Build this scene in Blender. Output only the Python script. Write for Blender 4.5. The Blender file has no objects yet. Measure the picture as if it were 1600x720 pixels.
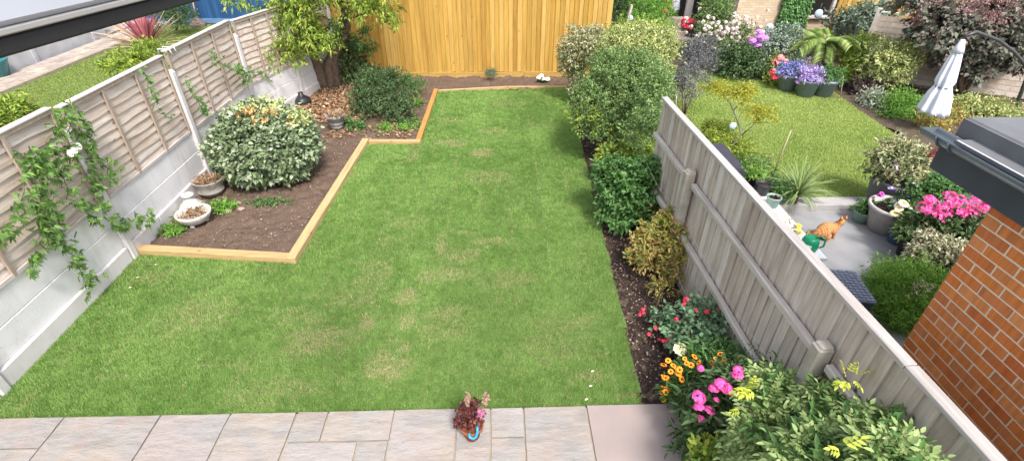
import bpy, bmesh, math, random
import numpy as np
from mathutils import Vector, Matrix, noise
rnd = random.Random(7); R = np.random.default_rng(11)
sc = bpy.context.scene; col = sc.collection
# ---------------------------------------------------------------- camera
FPX, PITCH, YAW, ROLL, CAMH = 778.3, math.radians(34.37), math.radians(-1.83), math.radians(.37), 4.0
_r = np.array([1, 0, 0.]); _w = np.array([0, math.cos(PITCH), -math.sin(PITCH)]); _u = np.array([0, math.sin(PITCH), math.cos(PITCH)])
r2 = math.cos(ROLL)*_r + math.sin(ROLL)*_u; u2 = -math.sin(ROLL)*_r + math.cos(ROLL)*_u
Z = np.array([[math.cos(YAW), -math.sin(YAW), 0], [math.sin(YAW), math.cos(YAW), 0], [0, 0, 1]])
CR, CU, CW = Z@r2, Z@u2, Z@_w
CAM = np.array([0, 0, CAMH])
cam = bpy.data.objects.new('camera', bpy.data.cameras.new('camera')); col.objects.link(cam)
cam.data.sensor_width = 36; cam.data.lens = 36*FPX/1600; cam.data.clip_start = .05; cam.data.clip_end = 500
m = Matrix.Identity(4)
for i in range(3): m[i][0], m[i][1], m[i][2], m[i][3] = CR[i], CU[i], -CW[i], CAM[i]
cam.matrix_world = m; sc.camera = cam
# ---------------------------------------------------------------- light
wd = bpy.data.worlds.new('World'); sc.world = wd; wd.use_nodes = True
nt = wd.node_tree; sky = nt.nodes.new('ShaderNodeTexSky'); sky.sky_type = 'NISHITA'; sky.sun_disc = False
SUN_EL, SUN_AZ = math.radians(55), math.radians(160)      # azimuth clockwise from +Y: behind the camera
sky.sun_elevation = SUN_EL; sky.sun_rotation = SUN_AZ; sky.air_density = 1.0; sky.dust_density = 3.0; sky.ozone_density = 1.0
hs = nt.nodes.new('ShaderNodeHueSaturation'); hs.inputs['Saturation'].default_value = .42; nt.links.new(sky.outputs[0], hs.inputs['Color']); nt.links.new(hs.outputs[0], nt.nodes['Background'].inputs[0]); nt.nodes['Background'].inputs[1].default_value = .15
sl = bpy.data.lights.new('sun', 'SUN'); sl.energy = 2.1; sl.angle = math.radians(11); sl.color = (1, .95, .88)
so = bpy.data.objects.new('sun', sl); col.objects.link(so)
sd = Vector((math.sin(SUN_AZ)*math.cos(SUN_EL), math.cos(SUN_AZ)*math.cos(SUN_EL), math.sin(SUN_EL)))
so.rotation_euler = sd.to_track_quat('Z', 'Y').to_euler()
sc.view_settings.view_transform = 'Standard'; sc.view_settings.look = 'None'
sc.view_settings.exposure = 1.08; sc.view_settings.gamma = 1
# ---------------------------------------------------------------- helpers
def G(x, y, z=0):                      # where the sight line through a measured photo point meets height z
    d = (x-800)/FPX*CR - (y-360)/FPX*CU + CW; t = (z-CAM[2])/d[2]; return CAM + d*t
def GY(x, y, Y):
    d = (x-800)/FPX*CR - (y-360)/FPX*CU + CW; return CAM + d*Y/d[1]
def tag(o, label=None, cat=None, group=None, kind=None):
    if label: o['label'] = label
    if cat: o['category'] = cat
    if group: o['group'] = group
    if kind: o['kind'] = kind
    return o
def empty(name, loc, rz=0, label=None, cat=None, group=None):
    o = bpy.data.objects.new(name, None); col.objects.link(o); o.location = loc; o.rotation_euler.z = rz
    o.empty_display_size = .1
    return tag(o, label, cat, group)
def link(name, me, mats, parent=None, smooth=False):
    for mt in (mats if isinstance(mats, (list, tuple)) else [mats]): me.materials.append(mt)
    o = bpy.data.objects.new(name, me); col.objects.link(o)
    if parent is not None: o.parent = parent
    if smooth: me.polygons.foreach_set('use_smooth', [True]*len(me.polygons))
    return o
def copy_tree(o, parent=None):
    c = o.copy(); col.objects.link(c); c.parent = parent
    for ch in list(o.children): copy_tree(ch, c)
    return c
def np_mesh(name, V, Fc, k):
    me = bpy.data.meshes.new(name); n = len(Fc)
    me.vertices.add(len(V)); me.vertices.foreach_set('co', np.ascontiguousarray(V, dtype=np.float32).ravel())
    me.loops.add(n*k); me.loops.foreach_set('vertex_index', np.ascontiguousarray(Fc, dtype=np.int32).ravel())
    me.polygons.add(n); me.polygons.foreach_set('loop_start', np.arange(0, n*k, k, dtype=np.int32))
    me.update(calc_edges=True); return me
class MB:
    def __init__(s): s.b = bmesh.new(); s.mi = 0
    def _fin(s, geom_verts, M):
        bmesh.ops.transform(s.b, matrix=M, verts=geom_verts)
        fs = set(f for v in geom_verts for f in v.link_faces)
        for f in fs: f.material_index = s.mi
        return fs
    def box(s, c, size, rz=0, bev=.0, rot=None):
        r = bmesh.ops.create_cube(s.b, size=1); vs = r['verts']
        M = Matrix.Translation(c) @ (rot if rot is not None else Matrix.Rotation(rz, 4, 'Z')) @ Matrix.Diagonal((*size, 1))
        s._fin(vs, M)
        if bev > 0:
            es = list(set(e for v in vs for e in v.link_edges))
            rr = bmesh.ops.bevel(s.b, geom=es, offset=bev, segments=1, affect='EDGES', profile=.5)
            for f in rr['faces']: f.material_index = s.mi
        return s
    def box2(s, a, b, bev=0):
        a, b = Vector(a), Vector(b)
        return s.box((a+b)/2, tuple(abs(x) for x in (b-a)), bev=bev)
    def bar(s, a, b, w, h, bev=0, up=(0, 0, 1)):          # box from a to b, width w, height h
        a, b = Vector(a), Vector(b); d = b-a; x = d.normalized(); upv = Vector(up)
        y = upv.cross(x)
        if y.length < 1e-5: y = Vector((0, 1, 0)).cross(x)
        y.normalize(); z = x.cross(y)
        rot = Matrix((x, y, z)).transposed().to_4x4()
        return s.box((a+b)/2, (d.length, w, h), bev=bev, rot=rot)
    def tube(s, pts, rad, n=8, cap=True):
        pts = [Vector(p) for p in pts]; rads = rad if isinstance(rad, (list, tuple)) else [rad]*len(pts)
        rings = []; prev = None
        for i, p in enumerate(pts):
            t = (pts[min(i+1, len(pts)-1)]-pts[max(i-1, 0)]).normalized()
            if prev is None:
                a = Vector((0, 0, 1)) if abs(t.z) < .9 else Vector((1, 0, 0))
                x = t.cross(a).normalized()
            else:
                x = (prev - t*prev.dot(t)).normalized()
            prev = x; y = t.cross(x)
            rings.append([s.b.verts.new(p+(x*math.cos(2*math.pi*k/n)+y*math.sin(2*math.pi*k/n))*rads[i]) for k in range(n)])
        for i in range(len(rings)-1):
            for k in range(n):
                f = s.b.faces.new((rings[i][k], rings[i][(k+1) % n], rings[i+1][(k+1) % n], rings[i+1][k])); f.material_index = s.mi; f.smooth = True
        if cap:
            for rg in (rings[0][::-1], rings[-1]):
                f = s.b.faces.new(rg); f.material_index = s.mi
        return s
    def lathe(s, prof, c=(0, 0, 0), n=24, wob=0):
        c = Vector(c); rings = []
        for (r_, z_) in prof:
            rings.append([s.b.verts.new(c+Vector((r_*math.cos(2*math.pi*k/n)*(1+wob*math.sin(3*k)), r_*math.sin(2*math.pi*k/n)*(1+wob*math.cos(2*k)), z_))) for k in range(n)])
        for i in range(len(rings)-1):
            for k in range(n):
                f = s.b.faces.new((rings[i][k], rings[i][(k+1) % n], rings[i+1][(k+1) % n], rings[i+1][k])); f.material_index = s.mi; f.smooth = True
        f = s.b.faces.new(rings[0][::-1]); f.material_index = s.mi
        f = s.b.faces.new(rings[-1]); f.material_index = s.mi
        return s
    def poly(s, pts):
        f = s.b.faces.new([s.b.verts.new(p) for p in pts]); f.material_index = s.mi; return s
    def prism(s, pts, z0, z1):
        lo = [s.b.verts.new((p[0], p[1], z0)) for p in pts]; hi = [s.b.verts.new((p[0], p[1], z1)) for p in pts]
        n = len(pts); fs = [s.b.faces.new(hi), s.b.faces.new(lo[::-1])]
        for i in range(n): fs.append(s.b.faces.new((lo[i], lo[(i+1) % n], hi[(i+1) % n], hi[i])))
        for f in fs: f.material_index = s.mi
        return s
    def build(s, name, mats, parent=None, smooth=False):
        bmesh.ops.recalc_face_normals(s.b, faces=s.b.faces)
        me = bpy.data.meshes.new(name); s.b.to_mesh(me); s.b.free()
        return link(name, me, mats, parent, smooth)
def vnoise(x, y, sc_, seed):           # smooth value noise
    g = np.random.default_rng(seed).random((64, 64)); u = x/sc_; v = y/sc_
    i = np.floor(u).astype(int); j = np.floor(v).astype(int); a = u-i; b = v-j; a = a*a*(3-2*a); b = b*b*(3-2*b)
    g_ = lambda p, q: g[p % 64, q % 64]
    return (g_(i, j)*(1-a)+g_(i+1, j)*a)*(1-b)+(g_(i, j+1)*(1-a)+g_(i+1, j+1)*a)*b
def inpoly(x, y, P):
    c = np.zeros(len(x), bool); n = len(P)
    for i in range(n):
        x0, y0 = P[i]; x1, y1 = P[(i+1) % n]
        if y0 == y1: continue
        k = ((y0 > y) != (y1 > y)) & (x < (x1-x0)*(y-y0)/(y1-y0)+x0); c ^= k
    return c
# ---------------------------------------------------------------- materials
MATS = {}
def _new(name):
    mt = bpy.data.materials.new(name); mt.use_nodes = True; n = mt.node_tree; b = n.nodes['Principled BSDF']; return mt, n, b
def ramp(n, fac, cols, interp='LINEAR'):
    r = n.nodes.new('ShaderNodeValToRGB'); e = r.color_ramp; e.interpolation = interp
    while len(e.elements) < len(cols): e.elements.new(.5)
    for i, c in enumerate(cols):
        if len(c) == 2: p, c = c
        else: p = i/(max(len(cols)-1, 1)) if interp == 'LINEAR' else i/len(cols)
        e.elements[i].position = p; e.elements[i].color = (*c, 1)
    n.links.new(fac, r.inputs[0]); return r.outputs[0]
def math_(n, op, a, b=None):
    m_ = n.nodes.new('ShaderNodeMath'); m_.operation = op
    for i, v in enumerate((a, b)):
        if v is None: continue
        if isinstance(v, (int, float)): m_.inputs[i].default_value = v
        else: n.links.new(v, m_.inputs[i])
    return m_.outputs[0]
def noise_(n, scale, detail=4, vec=None, w=None, mapscale=None, rough=.55):
    t = n.nodes.new('ShaderNodeTexNoise'); t.inputs['Scale'].default_value = scale; t.inputs['Detail'].default_value = detail; t.inputs['Roughness'].default_value = rough
    if vec is None:
        tc = n.nodes.new('ShaderNodeTexCoord'); vec = tc.outputs['Object']
    if mapscale:
        mp = n.nodes.new('ShaderNodeMapping'); mp.inputs['Scale'].default_value = mapscale; n.links.new(vec, mp.inputs[0]); vec = mp.outputs[0]
    n.links.new(vec, t.inputs['Vector'])
    if w is not None: t.noise_dimensions = '4D'; n.links.new(w, t.inputs['W'])
    return t.outputs[0]
def mix(n, fac, a, b, mode='MIX'):
    x = n.nodes.new('ShaderNodeMix'); x.data_type = 'RGBA'; x.blend_type = mode
    for i, v in ((0, fac), (6, a), (7, b)):
        if isinstance(v, (int, float)): x.inputs[i].default_value = v
        elif isinstance(v, tuple): x.inputs[i].default_value = (*v, 1)
        else: n.links.new(v, x.inputs[i])
    return x.outputs[2]
def bump(n, b, h, strength=.3, dist=.01):
    bp = n.nodes.new('ShaderNodeBump'); bp.inputs['Strength'].default_value = strength; bp.inputs['Distance'].default_value = dist
    n.links.new(h, bp.inputs['Height']); n.links.new(bp.outputs[0], b.inputs['Normal'])
def island(n): return n.nodes.new('ShaderNodeNewGeometry').outputs['Random Per Island']
def leaf(name, cols, trans=.3, rough=.45, interp='LINEAR', var=.35, vs=3):
    mt, n, b = _new(name)
    c = ramp(n, island(n), cols, interp)
    nz = noise_(n, 7, 3)
    fr = math_(n, 'FRACT', math_(n, 'MULTIPLY', island(n), 17.3))
    v = n.nodes.new('ShaderNodeHueSaturation'); n.links.new(c, v.inputs['Color'])
    n.links.new(math_(n, 'ADD', math_(n, 'ADD', math_(n, 'MULTIPLY', nz, var*2.2), math_(n, 'MULTIPLY', fr, var*2.2)), 1.22-var*1.9), v.inputs['Value'])  # random leaf tone, widened to stand in for shaded gaps inside shrubs
    c = v.outputs[0]; n.links.new(c, b.inputs['Base Color']); b.inputs['Roughness'].default_value = rough
    b.inputs['Specular IOR Level'].default_value = .35
    tr = n.nodes.new('ShaderNodeBsdfTranslucent'); n.links.new(c, tr.inputs[0])
    mx = n.nodes.new('ShaderNodeMixShader'); mx.inputs[0].default_value = trans
    n.links.new(b.outputs[0], mx.inputs[1]); n.links.new(tr.outputs[0], mx.inputs[2]); n.links.new(mx.outputs[0], n.nodes['Material Output'].inputs[0])
    return mt
def plain(name, c, rough=.5, var=.12, scale=12, metal=0, bmp=.15, c2=None):
    mt, n, b = _new(name); nz = noise_(n, scale, 5)
    c2 = c2 or tuple(x*(1-var*2) for x in c)
    n.links.new(ramp(n, nz, [(.3, c2), (.65, c)]), b.inputs['Base Color']); b.inputs['Roughness'].default_value = rough; b.inputs['Metallic'].default_value = metal
    if bmp: bump(n, b, noise_(n, scale*6, 3), bmp, .004)
    return mt
def wood(name, cols, axis, grain=60, stain=(.5, .5, .5), stain_amt=.3, knots=None, rough=.8, bmp=.4):
    mt, n, b = _new(name); isl = island(n); w = math_(n, 'MULTIPLY', isl, 37.0)
    ms = [1, 1, 1]; ms[axis] = .06
    g = noise_(n, grain, 6, w=w, mapscale=tuple(ms), rough=.65)
    base = ramp(n, isl, cols)
    gr = ramp(n, g, [(.3, (.68, .65, .63)), (.6, (1.05, 1.05, 1.05))])
    c = mix(n, 1.0, base, gr, 'MULTIPLY')
    ms2 = [1, 1, 1]; ms2[axis] = .35
    st = noise_(n, 5, 4, w=w, mapscale=tuple(ms2))
    stf = ramp(n, st, [(.48, (0, 0, 0)), (.7, (stain_amt,)*3)])
    c = mix(n, stf, c, stain)
    if knots:
        vo = n.nodes.new('ShaderNodeTexVoronoi'); vo.inputs['Scale'].default_value = 4.5
        tc = n.nodes.new('ShaderNodeTexCoord'); mp = n.nodes.new('ShaderNodeMapping'); s3 = [1, 1, 1]; s3[axis] = .55; mp.inputs['Scale'].default_value = s3
        n.links.new(tc.outputs['Object'], mp.inputs[0]); n.links.new(mp.outputs[0], vo.inputs['Vector'])
        kf = ramp(n, vo.outputs['Distance'], [(.045, (.85,)*3), (.09, (0, 0, 0))])
        c = mix(n, kf, c, knots)
    n.links.new(c, b.inputs['Base Color']); b.inputs['Roughness'].default_value = rough; b.inputs['Specular IOR Level'].default_value = .25
    bump(n, b, g, bmp, .004); return mt
def conc(name, c, c2, stain):
    mt, n, b = _new(name); col_ = ramp(n, noise_(n, 2.5, 6, rough=.65), [(.35, c2), (.62, c)])
    col_ = mix(n, ramp(n, noise_(n, 7, 5, mapscale=(1, 1, .12), rough=.6), [(.55, (0, 0, 0)), (.72, (.35,)*3)]), col_, stain)
    col_ = mix(n, ramp(n, noise_(n, 45, 3), [(.64, (0, 0, 0)), (.72, (.4,)*3)]), col_, tuple(x*.5 for x in c2))
    n.links.new(col_, b.inputs['Base Color']); b.inputs['Roughness'].default_value = .88; bump(n, b, noise_(n, 30, 5), .35, .006); return mt
CONC = conc('pale_concrete', (.76, .745, .765), (.67, .655, .675), (.5, .47, .42))
CONC_POST = conc('concrete_post', (.68, .65, .655), (.57, .54, .54), (.36, .33, .28))
PLINTH = conc('pink_concrete', (.68, .64, .65), (.58, .545, .55), (.35, .33, .26))
LAPW = wood('weathered_lap_wood', [(.54, .44, .37), (.66, .57, .5), (.6, .5, .42), (.68, .61, .56)], 1, 45, (.3, .19, .12), .55, (.2, .12, .08))
LAPB = wood('weathered_batten_wood', [(.37, .29, .23), (.45, .37, .3)], 2, 45, (.25, .18, .13), .3)
CAPL = wood('pale_capping_wood', [(.55, .51, .5), (.6, .55, .52)], 1, 50, (.4, .33, .3), .25)
NEWW = wood('golden_new_wood', [(.38, .215, .04), (.5, .305, .07), (.44, .255, .05), (.57, .37, .11), (.35, .19, .035), (.49, .31, .075)], 2, 24, (.5, .26, .06), .4, (.25, .1, .02), rough=.65, bmp=.25)
NEWH = wood('golden_gravel_board', [(.42, .26, .07), (.48, .32, .1)], 0, 40, (.4, .22, .07), .35, (.28, .12, .03), rough=.65, bmp=.25)
GREYW = wood('silver_grey_boards', [(.46, .385, .325), (.57, .505, .45), (.51, .44, .385), (.66, .61, .56), (.48, .405, .35), (.6, .54, .49)], 2, 26, (.2, .15, .12), .45, (.55, .53, .52))
GREYH = wood('silver_grey_rail', [(.48, .44, .4), (.54, .5, .46)], 1, 45, (.27, .23, .19), .35)
CAPR = wood('silver_capping', [(.4, .37, .355), (.48, .45, .44)], 1, 45, (.36, .31, .28), .3)
SLEEP = wood('sleeper_far', [(.44, .22, .06), (.5, .27, .09)], 1, 35, (.3, .15, .05), .4, (.25, .1, .03), rough=.75)
SLEEPX = wood('sleeper_across', [(.5, .36, .18), (.47, .32, .15)], 0, 35, (.4, .27, .12), .4, (.28, .14, .05), rough=.75)
SLEEPN = wood('sleeper_long', [(.54, .39, .21), (.5, .35, .17)], 1, 35, (.42, .28, .13), .5, (.28, .14, .05), rough=.75)
BARK = plain('bark', (.2, .14, .1), .95, c2=(.09, .06, .045), scale=14, bmp=.8)
TWIG = plain('twig', (.19, .14, .09), .9, c2=(.1, .07, .05), scale=20, bmp=.2)
STEMG = plain('green_stem', (.12, .17, .05), .7, c2=(.07, .1, .03), scale=20, bmp=0)
WHITE = plain('white_paint', (.8, .8, .8), .4, .05)
BLACK = plain('black_rubber', (.02, .02, .022), .6)
TERRA = plain('terracotta', (.34, .1, .045), .8, c2=(.24, .075, .035), scale=18)
# ---------------------------------------------------------------- foliage
def unit(a): return a/np.maximum(np.linalg.norm(a, axis=-1, keepdims=True), 1e-9)
def rdir(n): return unit(R.normal(size=(n, 3)))
def leaves(P, D, N, L, wr=.45, droop=.15, fold=.12, hi=False):
    """n leaves: base P, direction D, face normal N, length L -> verts (n*4,3) and tris"""
    n = len(P); D = unit(D); S = unit(np.cross(D, N)); U = np.cross(S, D); L = np.broadcast_to(np.asarray(L, float), (n,))[:, None]
    a = P; tip = P + D*L - U*0 - np.array([0, 0, 1])*L*droop
    if hi:                                     # pointed oval with a creased midrib
        dn = np.array([0, 0, 1])*L*droop; q1 = P+D*L*.3-dn*.08; q2 = P+D*L*.68-dn*.45
        V = np.stack([a, q1, q2, tip, q1+S*L*wr*.5+U*L*fold, q2+S*L*wr*.36+U*L*fold*.7, q1-S*L*wr*.5+U*L*fold, q2-S*L*wr*.36+U*L*fold*.7], 1).reshape(-1, 3)
        T = np.array([[0, 4, 1], [1, 4, 5], [1, 5, 2], [2, 5, 3], [0, 1, 6], [1, 7, 6], [1, 2, 7], [2, 3, 7]])
        return V, (np.arange(n)[:, None, None]*8+T[None]).reshape(-1, 3)
    mid = P + D*L*.45 + U*L*fold
    V = np.stack([a, mid+S*L*wr*.5, tip, mid-S*L*wr*.5], 1).reshape(-1, 3)
    i = np.arange(n)[:, None]*4
    F_ = np.concatenate([i+np.array([[0, 1, 2]]), i+np.array([[0, 2, 3]])], 1).reshape(-1, 3)
    return V, F_
def leafobj(name, P, D, N, L, mat, parent=None, **k):
    V, F_ = leaves(P, D, N, L, **k); return link(name, np_mesh(name, V, F_, 3), mat, parent)
def blob_pts(blobs, n, inner=.5, low=-.6, lump=.22):
    B = [(np.array(c), np.array(r if hasattr(r, '__len__') else (r,)*3, float)) for c, r in blobs]
    wt = np.array([(r[0]*r[1]+r[1]*r[2]+r[0]*r[2]) for _, r in B]); idx = R.choice(len(B), n, p=wt/wt.sum())
    d = rdir(n); k = d[:, 2] < low; d[k, 2] *= -1
    C_ = np.array([b[0] for b in B])[idx]; Rr = np.array([b[1] for b in B])[idx]
    q = d*3.1+C_*1.7
    bmp = np.sin(q[:, 0]*2.1+q[:, 2])*np.sin(q[:, 1]*2.3+1.3)*.5+np.sin(q[:, 2]*3.7+q[:, 0]*1.9)*.5+np.sin(q[:, 1]*5.1+q[:, 0]*4.3+q[:, 2]*2)*.35
    rr = (1-inner*R.random(n)**1.8)*(1+lump*bmp)
    return C_+Rr*d*rr[:, None], unit(d/Rr)
def foliage(name, blobs, nclump, per, crad, L, mat, parent=None, origin=None, inner=.5, low=-.6, lump=.22, out=.7, up=.3, jit=.8, Lv=.35, **k):
    Pc, Nc = blob_pts(blobs, nclump, inner, low, lump)
    # each clump is a short shoot: leaves set along it
    sh = unit(Nc*out+rdir(nclump)*.5+np.array([0, 0, up]))
    t = R.random((nclump, per)); P = Pc[:, None]+sh[:, None]*(t[..., None]-.5)*crad*2+R.normal(size=(nclump, per, 3))*crad*.35
    D = sh[:, None]*.45+rdir(nclump*per).reshape(nclump, per, 3)*jit+Nc[:, None]*.3
    N = Nc[:, None]*.7+np.array([0, 0, .7])+rdir(nclump*per).reshape(nclump, per, 3)*.5
    P = P.reshape(-1, 3); 
    if origin is not None: P = P-np.array(origin)
    keep = (P[:, 2]+(origin[2] if origin is not None else 0)) > .015
    Ls = L*(1+Lv*(R.random(len(P))*2-1))
    return leafobj(name, P[keep], D.reshape(-1, 3)[keep], N.reshape(-1, 3)[keep], Ls[keep], mat, parent, **k)
def strap_leaves(name, base, dirs, Ls, w, mat, parent=None, seg=6, droop=.5, spread=0, rigid=1.0):
    Vs = []; Fs = []; o = 0; base = np.array(base, float)
    for i, (d, L) in enumerate(zip(dirs, Ls)):
        d = unit(np.array(d, float)); p = (base if base.ndim == 1 else base[i]).copy(); side = unit(np.cross(d, [0, 0, 1.])+1e-6)
        for s_ in range(seg+1):
            t = s_/seg; ww = w*(.55+.9*t-1.45*t*t if t < 1 else .02)
            ww = w*max(.04, math.sin(math.pi*(t*.85+.15))**.7)
            Vs += [p-side*ww/2, p+side*ww/2]
            d = unit(d-np.array([0, 0, droop/seg*(t*2)])); p = p+d*L/seg
        for s_ in range(seg): Fs.append([o+2*s_, o+2*s_+1, o+2*s_+3, o+2*s_+2])
        o += 2*(seg+1)
    return link(name, np_mesh(name, np.array(Vs), np.array(Fs), 4), mat, parent)
def stems(name, base, tops, mat, parent=None, r0=.02, r1=.006, wig=.06):
    b_ = MB()
    for t in tops:
        a = Vector(base); t = Vector(t); pts = [a]
        for i in range(1, 5): 
            k = i/4; pts.append(a.lerp(t, k)+Vector((rnd.uniform(-wig, wig), rnd.uniform(-wig, wig), (1-k)*k*.1)))
        b_.tube(pts, [r0+(r1-r0)*i/4 for i in range(5)], 5)
    return b_.build(name, mat, parent)
def shrub(name, label, cat, base, blobs, nclump, per, crad, L, mat, nst=6, r0=.018, group=None, **k):
    base = np.array([base[0], base[1], base[2] if len(base) > 2 else 0.])
    e = empty(name, tuple(base), 0, label, cat, group)
    foliage('foliage', blobs, nclump, per, crad, L, mat, e, origin=base, **k)
    if nst:
        P, _ = blob_pts(blobs, nst, .3, 0)
        stems('stem', (0, 0, -.02), [tuple(p-base) for p in P*1.0], TWIG, e, r0, .005)
    return e
L_ = lambda *a, **k: leaf(*a, **k)
M_VAR = L_('elaeagnus_leaf', [(.06, .095, .04), (.16, .21, .1), (.09, .14, .06), (.26, .31, .19), (.07, .11, .045), (.42, .46, .35)], .15, .35)
M_ORANGE = L_('orange_flush_leaf', [(.62, .3, .1), (.7, .45, .2), (.55, .5, .2), (.6, .25, .1)], .3)
M_CREAM = L_('cream_flush_leaf', [(.5, .52, .22), (.32, .42, .12), (.6, .6, .4)], .3)
M_DARK = L_('dark_green_leaf', [(.035, .065, .022), (.065, .115, .04), (.045, .085, .03), (.12, .18, .07)], .2)
M_MID = L_('mid_green_leaf', [(.05, .11, .03), (.09, .19, .05), (.06, .14, .04), (.13, .25, .07)], .3)
M_BIG = L_('rosy_green_leaf', [(.075, .13, .035), (.14, .22, .065), (.1, .17, .05), (.24, .33, .12), (.12, .19, .07)], .3)
M_BRIGHT = L_('bright_green_leaf', [(.09, .2, .03), (.15, .3, .05), (.2, .36, .07)], .35)
M_YG = L_('yellow_green_leaf', [(.16, .25, .04), (.25, .34, .055), (.4, .43, .07), (.1, .18, .035), (.21, .31, .05)], .4)
M_YV = L_('yellow_variegated_leaf', [(.2, .26, .07), (.42, .44, .17), (.5, .49, .25), (.14, .21, .06), (.33, .38, .12)], .3)
M_PALEV = L_('pale_variegated_leaf', [(.34, .34, .19), (.5, .47, .31), (.16, .2, .08), (.25, .26, .12), (.42, .38, .24)], .3)
M_NAND = L_('nandina_leaf', [(.22, .2, .05), (.34, .18, .07), (.3, .32, .08), (.42, .25, .1), (.2, .28, .07), (.38, .36, .1)], .35)
M_PURPLE = L_('purple_leaf', [(.04, .014, .015), (.11, .028, .026), (.065, .02, .02), (.2, .07, .05)], .25)
M_SMOKE = L_('smokebush_leaf', [(.1, .07, .08), (.22, .12, .12), (.14, .13, .12), (.07, .08, .07), (.3, .17, .15)], .25)
M_GREYL = L_('grey_purple_leaf', [(.1, .1, .11), (.17, .16, .18), (.22, .22, .22), (.07, .08, .08)], .2)
M_MAPLE = L_('maple_leaf', [(.28, .34, .05), (.5, .42, .06), (.4, .4, .06), (.19, .27, .05)], .4)
M_PEONY = L_('dahlia_leaf', [(.16, .23, .08), (.21, .29, .1), (.28, .36, .14), (.18, .26, .09), (.34, .41, .18)], .25, .55, vs=2)
M_FERN = L_('feathery_leaf', [(.17, .31, .05), (.25, .42, .08), (.12, .23, .04)], .4)
M_DRY = L_('dry_leaf', [(.32, .2, .11), (.42, .3, .19), (.24, .14, .08), (.5, .4, .28)], .2)
M_SILVER = L_('silver_leaf', [(.35, .4, .38), (.45, .5, .48)], .1)
def petal(name, c, c2): return leaf(name, [c, c2], .25, .5, var=.1)
P_PINK = petal('pink_petal', (.75, .07, .38), (.9, .2, .55)); P_RED = petal('red_petal', (.6, .03, .08), (.75, .1, .16))
P_OR = petal('orange_petal', (.85, .26, .02), (.9, .42, .03)); P_WH = petal('white_petal', (.8, .78, .7), (.85, .84, .8))
P_CR = petal('cream_petal', (.85, .78, .5), (.85, .82, .66)); P_PUR = petal('violet_petal', (.3, .22, .6), (.48, .3, .7))
P_MAG = petal('magenta_petal', (.6, .04, .4), (.75, .12, .5)); P_LIL = petal('lilac_petal', (.5, .25, .62), (.6, .4, .75))
P_YEL = petal('yellow_petal', (.85, .65, .05), (.85, .75, .15)); P_BLUSH = petal('blush_petal', (.6, .48, .47), (.7, .63, .6))
DISC = plain('flower_centre', (.12, .04, .015), .9); DISCY = plain('yellow_centre', (.7, .45, .05), .9)
def daisy_mesh(r=.028, petals=10, mats=(P_OR, DISC), layers=1, cr=.35):
    V = []; F_ = []; me_f = []
    b_ = MB()
    for l in range(layers):
        for i in range(petals):
            a = 2*math.pi*(i+l*.5)/petals; ca, sa = math.cos(a), math.sin(a); rr = r*(1-.2*l); z = .002+l*.004; h = .12*r
            w = rr*math.pi/petals*1.05
            b_.poly([(ca*rr*.15, sa*rr*.15, z), (ca*rr*.65-sa*w, sa*rr*.65+ca*w, z+h), (ca*rr, sa*rr, z-h*.4), (ca*rr*.65+sa*w, sa*rr*.65-ca*w, z+h)])
    b_.mi = 1; b_.lathe([(r*cr, 0), (r*cr*.9, r*.25), (r*cr*.4, r*.38)], n=8)
    bmesh.ops.recalc_face_normals(b_.b, faces=b_.b.faces); me = bpy.data.meshes.new('flower'); b_.b.to_mesh(me); b_.b.free()
    for q in mats: me.materials.append(q)
    return me
def head_mesh(r, n, fr, mat, flat=.7, petals=5):       # a domed head of many small florets
    d = rdir(n); d[:, 2] = abs(d[:, 2])*.9+.05; d = unit(d); C_ = d*np.array([r, r, r*flat])*(.85+.2*R.random((n, 1)))
    P = np.repeat(C_, petals, 0); nn = np.repeat(d, petals, 0)
    a = np.tile(np.arange(petals)*2*np.pi/petals, n)+np.repeat(R.random(n)*6, petals)
    t1 = unit(np.cross(nn, [.3, .5, .8])); t2 = np.cross(nn, t1)
    D = t1*np.cos(a)[:, None]+t2*np.sin(a)[:, None]+nn*.15
    V, F_ = leaves(P, D, nn, fr, wr=.8, droop=0, fold=.05); me = np_mesh('flower_head', V, F_, 3); me.materials.append(mat); return me
def rose_mesh(r, mat, n=26):
    i = np.arange(n); a = i*2.4; t = np.sqrt(i/n)
    D = np.stack([np.cos(a)*(.25+t), np.sin(a)*(.25+t), 1.25-t*1.1], 1); N = np.stack([-np.cos(a), -np.sin(a), .6+0*a], 1)
    V, F_ = leaves(D*0+np.stack([np.cos(a)*t*r*.3, np.sin(a)*t*r*.3, 0*a], 1), D, N, r*.85, wr=1.0, droop=0, fold=-.12)
    me = np_mesh('flower', V, F_, 3); me.materials.append(mat); return me
def put(me, name, parent, loc, s=1, tilt=.5, fix=None):
    o = bpy.data.objects.new(name, me); col.objects.link(o); o.parent = parent; o.location = loc; o.scale = (s, s, s)
    o.rotation_euler = fix or (rnd.uniform(-tilt, tilt)+.25, rnd.uniform(-tilt, tilt), rnd.uniform(0, 6.28)); return o
exec_parts = []
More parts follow.
